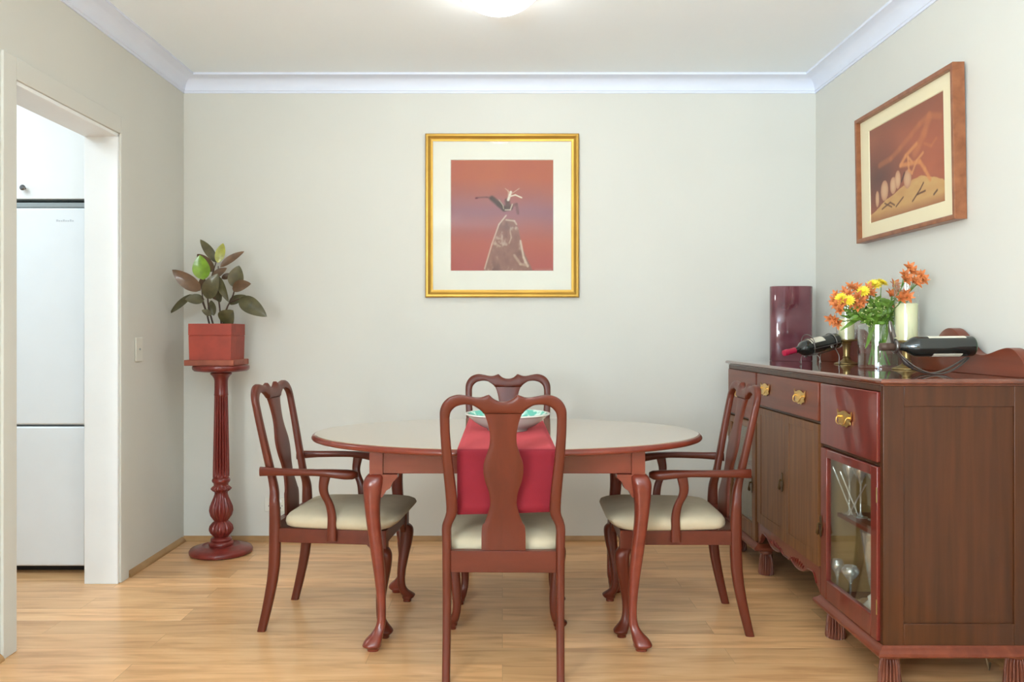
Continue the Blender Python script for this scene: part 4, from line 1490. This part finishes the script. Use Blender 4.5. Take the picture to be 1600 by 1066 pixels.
def bottle_mesh(mats, name, label, base, tip, caps, labels_):
    """bottle with its bottom centre at base and mouth at tip"""
    b0, t0 = Vector(base), Vector(tip)
    L = (t0 - b0).length
    root = empty(name, base)
    root.rotation_mode = 'QUATERNION'
    root.rotation_quaternion = (t0 - b0).to_track_quat('Z', 'Y')
    tag(root, label, 'bottle')
    r = 0.0372
    pr_ = [(0.001, 0.012), (0.02, 0.006), (0.031, 0.0), (0.0355, 0.003), (r, 0.008), (r, L * 0.60), (r * 0.97, L * 0.63), (r * 0.86, L * 0.66), (r * 0.68, L * 0.69), (r * 0.5, L * 0.72), (0.0155, L * 0.755), (0.0145, L * 0.79), (0.0138, L * 0.995), (0.012, L)]
    MB().lathe(pr_[4:], n=48, cap=True).build('glass_body', M['bottle'], root, smooth=40)
    MB().lathe(pr_[:5], n=48, cap=False).build('glass_base', M['bottle_green'], root, smooth=40)
    MB().lathe([(0.0146, L * 0.80), (0.0148, L * 0.805), (0.0142, L * 0.93), (0.0152, L * 0.935), (0.0152, L * 0.965), (0.0142, L * 0.97), (0.0142, L * 0.999), (0.012, L * 1.003)], n=32).build('capsule', M[caps], root, smooth=40)
    for (a0, a1, z0, z1) in labels_:
        mb = MB()
        rr = r + 0.0004
        va = []
        for k in range(25):
            a = R(a0 + (a1 - a0) * k / 24)
            va.append((mb.bm.verts.new((rr * math.cos(a), rr * math.sin(a), L * z0)), mb.bm.verts.new((rr * math.cos(a), rr * math.sin(a), L * z1))))
        for p, q in zip(va, va[1:]):
            mb.face([p[0], q[0], q[1], p[1]])
        mb.build('paper_label', M['paper'], root, smooth=60)
    return root


# near bottle, lying level in a crescent holder
bY = 2.953
bzc = CH - (541 - CY) / (F / bY)
b2 = bottle_mesh(None, 'wine_bottle', 'dark wine bottle lying level in the curved metal holder near the backboard', (at(1520, 541, bY)[0], bY, bzc), (at(1375, 544, bY)[0], bY, bzc - 0.003), 'capsule_dark', [])
# find rotation so the labels face up and down
q = b2.rotation_quaternion


def ang_of(root, vec):
    v = root.rotation_quaternion.inverted() @ Vector(vec)
    return math.degrees(math.atan2(v.y, v.x))


def add_labels(root, L, specs, parent_r=0.0372):
    for (a0, a1, z0, z1) in specs:
        mb = MB()
        rr = parent_r + 0.0005
        va = []
        for k in range(25):
            a = R(a0 + (a1 - a0) * k / 24)
            va.append((mb.bm.verts.new((rr * math.cos(a), rr * math.sin(a), L * z0)), mb.bm.verts.new((rr * math.cos(a), rr * math.sin(a), L * z1))))
        for p, q_ in zip(va, va[1:]):
            mb.face([p[0], q_[0], q_[1], p[1]])
        mb.build('paper_label', M['paper'], root, smooth=60)


Lb = 0.34
aU, aC = ang_of(b2, (0, 0, 1)), ang_of(b2, (0, -1, 0))
sgn = 1 if ((aC - aU + 540) % 360 - 180) > 0 else -1
add_labels(b2, Lb, [(aU + sgn * 36, aU - sgn * 60, 0.10, 0.50), (aU + sgn * 133, aU + sgn * 200, 0.15, 0.46)])

# crescent holder: two bars sweeping down from a collar plate, and a prop
hold = empty('wine_holder', (at(1455, 583, bY)[0], bY, STOP))
tag(hold, 'crescent-shaped metal bottle holder with the level dark bottle in it', 'bottle holder')
ox, oz = hold.location.x, STOP
crv = [(1.409, 1.222), (1.411, 1.18), (1.420, 1.145), (1.435, 1.115), (1.455, 1.088), (1.484, 1.062), (1.515, 1.045), (1.545, 1.036), (1.572, 1.0345), (1.60, 1.039), (1.635, 1.054), (1.665, 1.073), (1.690, 1.092)]
crv = [(p[0], p[1]) for p in spline([(a, c, 0) for a, c in crv], 4)]
n_ = len(crv)


def bar(y0f, wf, th=0.0055):
    mb = MB()
    rings = []
    for i, (x, z) in enumerate(crv):
        t = i / (n_ - 1)
        a = Vector(crv[min(i + 1, n_ - 1)]) - Vector(crv[max(i - 1, 0)])
        a.normalize()
        nx, nz = -a.y, a.x
        yc, hw = y0f(t), wf(t)
        ring = []
        for k in range(10):
            an = 2 * PI * (k + .5) / 10
            c, s_ = math.cos(an), math.sin(an)
            ring.append((x + nx * th / 2 * s_ - ox, yc + hw * math.copysign(abs(c) ** .6, c), z + nz * th / 2 * s_ - oz))
        rings.append(ring)
    return mb.loft(rings)


spr = lambda t: 0.024 * math.sin(PI * max(0, min(1, (t - 0.30) / 0.70))) ** 0.8 if t > 0.30 else 0.0
bar(lambda t: -0.004 - spr(t), lambda t: 0.0085).build('crescent_bar', M['iron'], hold, smooth=50)
bar(lambda t: 0.004 + spr(t), lambda t: 0.0085).build('crescent_bar', M['iron'], hold, smooth=50)
mb = MB()   # collar around the neck
pts = [(at(1398, 0, bY)[0] - ox, 0.022 * math.cos(2 * PI * k / 24), bzc - oz + 0.022 * math.sin(2 * PI * k / 24)) for k in range(24)]
mb.tube(pts, 0.006, 8, closed=True)
pts = [(1.407 - ox, -0.0, 1.226 - oz), (1.413 - ox, 0, 1.19 - oz), (1.421 - ox, 0, 1.165 - oz)]
mb.tube(pts, [0.003, 0.012, 0.010], 8)
mb.build('neck_collar', M['iron'], hold, smooth=50)
mb = MB()
mb.tube([(1.450 - ox, 0, 1.095 - oz), (1.466 - ox, 0, 1.075 - oz), (1.495 - ox, 0.0, 1.048 - oz)], [0.006, 0.012, 0.004], 8)
mb.build('prop', M['iron'], hold, smooth=50)

# far bottle, tilted in a vine rack
p_tip = Vector(at(1225, 552, 3.80))
p_end = Vector(at(1307, 532, 3.93))
b1 = bottle_mesh(None, 'wine_bottle', 'dark wine bottle with red capsule tilted forward in the wire rack', tuple(p_end), tuple(p_tip), 'capsule', [])
L1 = (p_end - p_tip).length
aU, aC = ang_of(b1, (0, 0, 1)), ang_of(b1, (0, -1, 0))
sgn = 1 if ((aC - aU + 540) % 360 - 180) > 0 else -1
add_labels(b1, L1, [(aU + sgn * 60, aU - sgn * 70, 0.30, 0.56)])
dirb = (p_tip - p_end).normalized()
rk = empty('wine_rack', (p_end.x * .5 + p_tip.x * .5, p_end.y * .5 + p_tip.y * .5, STOP))
tag(rk, 'twisted wire vine rack holding the tilted bottle with red capsule', 'bottle holder')
sd = dirb.cross(Vector((0, 0, 1))).normalized()
up = sd.cross(dirb).normalized()
ro = rk.location


def onb(t, a, r=0.041):
    """point beside the bottle: t along from end, a angle from up"""
    return p_end + dirb * (L1 * t) + (up * math.cos(a) + sd * math.sin(a)) * r - ro


mb = MB()
mb.tube([onb(0.12, 2 * PI * k / 24) for k in range(24)], 0.0022, 8, closed=True)
mb.tube([onb(0.54, 2 * PI * k / 24) for k in range(24)], 0.0026, 8, closed=True)
for a in (R(100), R(-100), R(180)):
    mb.tube([onb(0.05, a, .041), onb(0.3, a, .043), onb(0.56, a, .041)], 0.0022, 8)
# arch above the front ring
mb.tube([onb(0.54 + 0.0 * k, R(-80 + 160 * k / 12), 0.041 + 0.02 * math.sin(PI * k / 12)) for k in range(13)], 0.0022, 8)
mb.build('wire_cradle', M['iron'], rk, smooth=50)
for t, s in ((0.52, 1), (0.52, -1), (0.15, 1), (0.15, -1)):
    p0 = onb(t, R(130 * s), 0.042)
    q0 = Vector((p0.x, p0.y, 0.003)) + sd * (0.025 * s)
    mid = (p0 + q0) / 2 + sd * (0.014 * s)
    end = q0 + sd * (0.012 * s) + Vector((0, 0, 0.010))
    MB().tube(spline([tuple(p0), tuple(mid), tuple(q0), tuple(end)], 5), 0.0024, 8).build('leg', M['iron'], rk, smooth=50)
mb = MB()
for (t, a) in ((0.50, R(60)), (0.35, R(110)), (0.56, R(140)), (0.25, R(-100)), (0.45, R(100))):
    p0 = onb(t, a, 0.044)
    leaf_mesh(mb, p0, p0 + Vector((0.012, -0.004, -0.016)), 0.016, (0, -1, 0.2), n=6, m=2)
lo = mb.build('vine_leaves', M['iron'], rk, smooth=60)
lo.modifiers.new('s', 'SOLIDIFY').thickness = 0.0012

# candle holders, candles, hurricane glasses


def candle_set(x, y, cr, chh, gh, l1, l2, l3):
    pr_ = [(0.050, 0), (0.057, 0.002), (0.056, 0.005), (0.035, 0.012), (0.020, 0.022), (0.0155, 0.030), (0.019, 0.034), (0.015, 0.038), (0.0155, 0.06), (0.0185, 0.09), (0.024, 0.100), (0.019, 0.104), (0.030, 0.110), (0.049, 0.114), (0.050, 0.118), (0.047, 0.120)]
    o = MB().lathe(pr_, n=48).build('candle_holder', M['brass_old'], smooth=45)
    o.location = (x, y, STOP)
    tag(o, l1, 'candle holder', 'brass candle holders on the sideboard')
    c = empty('candle', (x, y, STOP + 0.1205))
    tag(c, l2, 'candle', 'pillar candles')
    MB().lathe([(cr - 0.002, 0), (cr, 0.002), (cr, chh - 0.003), (cr - 0.003, chh), (cr - 0.012, chh - 0.002), (0.002, chh - 0.006)], n=48).build('wax', M['candle'], c, smooth=45)
    MB().tube([(0, 0, chh - 0.008), (0.001, 0, chh + 0.002), (0.003, 0, chh + 0.010)], 0.0013, 6).build('wick', M['wick'], c)
    return c


candle_set(1.668, 3.94, 0.0355, 0.10, 0.2, 'brass candle holder with the shorter candle, beside the tilted bottle', 'short ivory pillar candle left of the flowers', '')
candle_set(1.668, 3.355, 0.042, 0.152, 0.27, 'brass candle holder behind the level bottle, under the tall candle', 'tall ivory pillar candle right of the flowers', '')
for (x, y, r_, gh, lb) in ((1.668, 3.94, 0.0465, 0.17, 'clear glass sleeve around the short candle'), (1.668, 3.355, 0.0475, 0.245, 'tall clear glass sleeve around the tall candle')):
    o = MB().lathe([(r_, 0), (r_, gh), (r_ - 0.0015, gh), (r_ - 0.0015, 0)], n=48, cap=False).build('hurricane_glass', M['glass'], smooth=45)
    o.location = (x, y, STOP + 0.1205)
    tag(o, lb, 'glass sleeve', 'glass sleeves')

# clear vase with flowers
VY = 3.50
vxc = at(1372.5, 0, VY)[0]
vr_ = 30 / (F / VY)
vtop = at(0, 508, VY)[2] - STOP
vs = empty('flower_vase', (vxc, VY, STOP + 0.0005))
tag(vs, 'wide clear glass cylinder vase holding the orange and yellow flowers', 'vase')
MB().lathe([(vr_ - 0.004, 0), (vr_, 0.003), (vr_, vtop), (vr_ - 0.0025, vtop), (vr_ - 0.0025, 0.012), (0.001, 0.010)], n=64, cap=False).build('glass_wall', M['glass'], vs, smooth=45)
MB().lathe([(vr_ - 0.0035, 0.0125), (vr_ - 0.0035, 0.062), (0.001, 0.062)], n=64, cap=False).build('water', M['waterg'], vs, smooth=45)


def fpt(px, py, dy):
    return Vector(at(px, py, VY + dy))


def bloom_lily(center, size, facing, mat, parent, base):
    mb = MB()
    f = Vector(facing).normalized()
    u = f.orthogonal().normalized()
    v = f.cross(u)
    for k in range(6):
        a = 2 * PI * k / 6 + random.uniform(-.15, .15)
        rad = (u * math.cos(a) + v * math.sin(a))
        tip = center + rad * size * (0.95 if k % 2 else 0.8) + f * size * 0.55
        b_ = center - f * size * 0.35
        leaf_mesh(mb, b_ - base, tip - base, size * (0.50 if k % 2 else 0.36), f - rad * 0.4, droop=0.12, fold=0.25, n=6, m=2)
    for k in range(4):
        a = 2 * PI * k / 4
        p = center + (u * math.cos(a) + v * math.sin(a)) * size * 0.22 + f * size * 0.55
        mb.tube([center - base, p - base], [0.0006, 0.0012], 5)
    return mb.build('blossom', mat, parent, smooth=60)


def bloom_daisy(center, size, facing, mat, parent, base):
    mb = MB()
    f = Vector(facing).normalized()
    u = f.orthogonal().normalized()
    v = f.cross(u)
    for ringn, (cnt, el, sc) in enumerate(((14, 0.15, 1.0), (12, 0.5, 0.85), (9, 0.95, 0.6))):
        for k in range(cnt):
            a = 2 * PI * k / cnt + ringn * 0.2
            rad = (u * math.cos(a) + v * math.sin(a))
            tip = center + (rad * math.cos(el) + f * math.sin(el)) * size * sc
            leaf_mesh(mb, center - base, tip - base, size * 0.32, f, droop=0.06, fold=0.2, n=4, m=2)
    return mb.build('blossom', mat, parent, smooth=60)


def flower(name, heads, mat, label, cat, group, kind='lily', size=0.026, leaves=3):
    hp = [fpt(*h_) for h_ in heads]
    ctr = sum(hp, Vector()) / len(hp)
    base = Vector((vxc, VY, STOP + 0.014)) + Vector((random.uniform(-.04, .04), random.uniform(-.04, .04), 0))
    root = empty(name, tuple(base))
    tag(root, label, cat, group)
    neck = Vector((vxc, VY, STOP + vtop + 0.01)) + (ctr - Vector((vxc, VY, ctr.z))) * 0.25
    nd = Vector((neck.x - vxc, neck.y - VY, 0))
    if nd.length > 0.05:
        neck -= nd.normalized() * (nd.length - 0.05)
    fork = neck.lerp(ctr, 0.72)
    mb = MB()
    pts_ = spline([tuple(Vector()), tuple((neck - base)), tuple(fork - base)], 6)
    mb.tube(pts_, 0.0022, 6)
    for h_ in hp:
        mb.tube([tuple(fork - base), tuple((fork.lerp(h_, .5) + Vector((0, 0, .004)) - base)), tuple(h_ - base)], [0.0018, 0.0014, 0.0014], 6)
    mb.build('stem', M['stemg'], root, smooth=60)
    for h_ in hp:
        fc = (h_ - Vector((vxc, VY, STOP + 0.22))).normalized() + Vector((random.uniform(-.3, .3), -0.8, random.uniform(-.1, .3)))
        if kind == 'lily':
            bloom_lily(h_, size * random.uniform(0.9, 1.1), fc, mat, root, base)
        else:
            bloom_daisy(h_, size, fc, mat, root, base)
    mb = MB()
    for k in range(leaves):
        t = 0.25 + 0.6 * k / max(1, leaves)
        p = neck.lerp(fork, t)
        d = Vector((random.uniform(-1, 1), random.uniform(-1, .6), random.uniform(-.1, .7))).normalized() * random.uniform(.03, .055)
        leaf_mesh(mb, p - base, p + d - base, 0.012, (0, -.3, 1), droop=0.12, n=8, m=2)
    mb.build('leaves', M['leafg'], root, smooth=60)
    return root


GO = 'orange flowers in the clear vase'
GY = 'yellow flowers in the clear vase'
S_ = 0.031
for heads, lb in (([(1420, 419, -.20), (1413, 430, -.22), (1425, 426, -.2), (1416, 438, -.23)], 'orange lily-like flower standing highest of all, at the top right of the bunch'),
                  ([(1438, 431, -.24), (1433, 443, -.25), (1442, 438, -.24), (1428, 440, -.25)], 'orange flower furthest to the right in the bunch'),
                  ([(1397, 446, -.06), (1400, 455, -.06), (1392, 461, -.06), (1402, 463, -.08)], 'dark orange flower between the tall right-hand blooms and the yellow ones'),
                  ([(1413, 461, -.20), (1408, 467, -.2), (1418, 465, -.22)], 'open orange flower just above the tall ivory candle'),
                  ([(1330, 449, 0), (1321, 456, .02), (1339, 452, -.01), (1327, 460, -.02)], 'orange flower at the upper left of the bunch'),
                  ([(1340, 465, -.05), (1334, 474, -.04), (1347, 473, -.05), (1341, 480, -.05)], 'orange flower facing us left of the centre of the bunch'),
                  ([(1357, 452, -.03), (1361, 460, -.04), (1353, 462, -.04)], 'orange flower in the middle just below the yellow top'),
                  ([(1307, 462, 0), (1305, 471, .01)], 'small orange buds at the upper far left of the bunch'),
                  ([(1307, 478, -.03), (1317, 475, -.04), (1313, 485, -.04)], 'orange flower at the left edge of the bunch'),
                  ([(1305, 500, -.02), (1299, 499, -.01), (1309, 505, -.02)], 'low orange flower drooping over the short candle'),
                  ([(1399, 484, -.05), (1401, 494, -.05)], 'low orange flower beside the tall candle')):
    flower('alstroemeria', heads, M['petal_o'], lb, 'flower', GO, 'lily', S_)
for heads, lb, sz in (([(1314, 467, -.03)], 'yellow flower furthest to the left in the bunch', 0.030),
                      ([(1327, 470, -.05)], 'yellow flower beside the orange one left of centre', 0.026),
                      ([(1349, 456, -.04)], 'yellow flower in the middle of the bunch', 0.030),
                      ([(1366, 446, -.02)], 'large yellow flower at the top of the bunch', 0.034),
                      ([(1377, 443, .02)], 'greenish yellow flower at the top right of the centre', 0.032)):
    flower('chrysanthemum', heads, M['petal_y'], lb, 'flower', GY, 'daisy', sz)

# greenery sprigs: fine leaves and tiny pale buds
for k, (px, py, dy, lb) in enumerate(((1340, 492, -.04, 'leafy green sprig at the lower left of the bunch'), (1358, 485, -.05, 'leafy green sprig in the lower middle of the bunch'),
                                      (1376, 480, -.04, 'leafy sprig with tiny pale buds right of the middle'), (1388, 488, -.03, 'leafy green sprig at the lower right of the bunch'), (1367, 468, .0, 'leafy green sprig rising behind the middle flowers'),
                                      (1325, 490, -.02, 'leafy green sprig reaching left under the orange flowers'), (1394, 470, .02, 'leafy green sprig behind the dark orange flower'))):
    base = Vector((vxc + random.uniform(-.04, .04), VY + random.uniform(-.04, .04), STOP + 0.014))
    root = empty('foliage_sprig', tuple(base))
    tag(root, lb, 'greenery', 'green sprigs in the clear vase')
    tip = fpt(px, py, dy) - base
    neck = Vector((vxc, VY, STOP + vtop)) - base + Vector(((tip.x) * .15, 0, 0))
    MB().tube(spline([(0, 0, 0), tuple(neck), tuple(tip)], 6), 0.002, 6).build('stem', M['stemg'], root, smooth=60)
    mb = MB()
    for j in range(46):
        t = random.uniform(0.0, 1.0)
        p = neck.lerp(tip, t) + Vector((random.uniform(-.02, .02), random.uniform(-.025, .01), random.uniform(-.012, .02)))
        d = Vector((random.uniform(-1, 1), random.uniform(-.8, .4), random.uniform(-.3, .9))).normalized() * random.uniform(.02, .045)
        leaf_mesh(mb, p, p + d, random.uniform(.008, .016), (0, -1, .3), droop=0.1, n=6, m=2)
    mb.build('leaves', M['leafg'], root, smooth=60)
    mb = MB()
    for j in range(22):
        p = neck.lerp(tip, random.uniform(.2, 1.1)) + Vector((random.uniform(-.03, .03), random.uniform(-.035, .0), random.uniform(-.02, .03)))
        r_ = random.uniform(.0018, .0034)
        mb.lathe([(0.0003, -r_), (r_ * .8, -r_ * .5), (r_, 0), (r_ * .8, r_ * .6), (0.0003, r_)], tuple(p), n=7)
    mb.build('buds', M['bud'], root, smooth=60)
mb = MB()
# a few long leaves hanging over the rim
root = empty('leaf_blades', (vxc, VY, STOP + 0.014))
tag(root, 'long green leaf blades hanging over the rim of the clear vase', 'greenery')
for k, (a, c, d) in enumerate((((1345, 495), (1313, 517), -.05), ((1352, 500), (1330, 500), -.07), ((1362, 512), (1352, 545), -.06), ((1385, 505), (1378, 548), -.06), ((1390, 500), (1401, 520), -.04), ((1370, 490), (1362, 520), -.07))):
    mb2 = MB()
    P0 = fpt(a[0], a[1], -.02) - Vector(root.location)
    P1 = fpt(c[0], c[1], d) - Vector(root.location)
    leaf_mesh(mb2, P0, P1, 0.017, (0, -1, .4), droop=0.1, n=10, m=2)
    if k == 0:
        mb2.tube([(0, 0, 0), (0, -0.01, 0.12), tuple(P0)], 0.002, 6)
    mb2.build('leaf', M['leafg'], root, smooth=60)

# cable on the floor behind the near foot
cbp = spline([(1.62, 2.86, 0.10), (1.655, 2.80, 0.075), (1.665, 2.79, 0.05), (1.70, 2.84, 0.004), (1.74, 2.9, 0.004)], 6)
cbo = MB().tube([Vector(p) - Vector((1.74, 2.9, 0)) for p in cbp], 0.003, 8).build('cable', M['cable'], smooth=60)
cbo.location = (1.74, 2.9, 0)
tag(cbo, 'thin beige cable dangling under the sideboard beside its near right foot', 'cable')
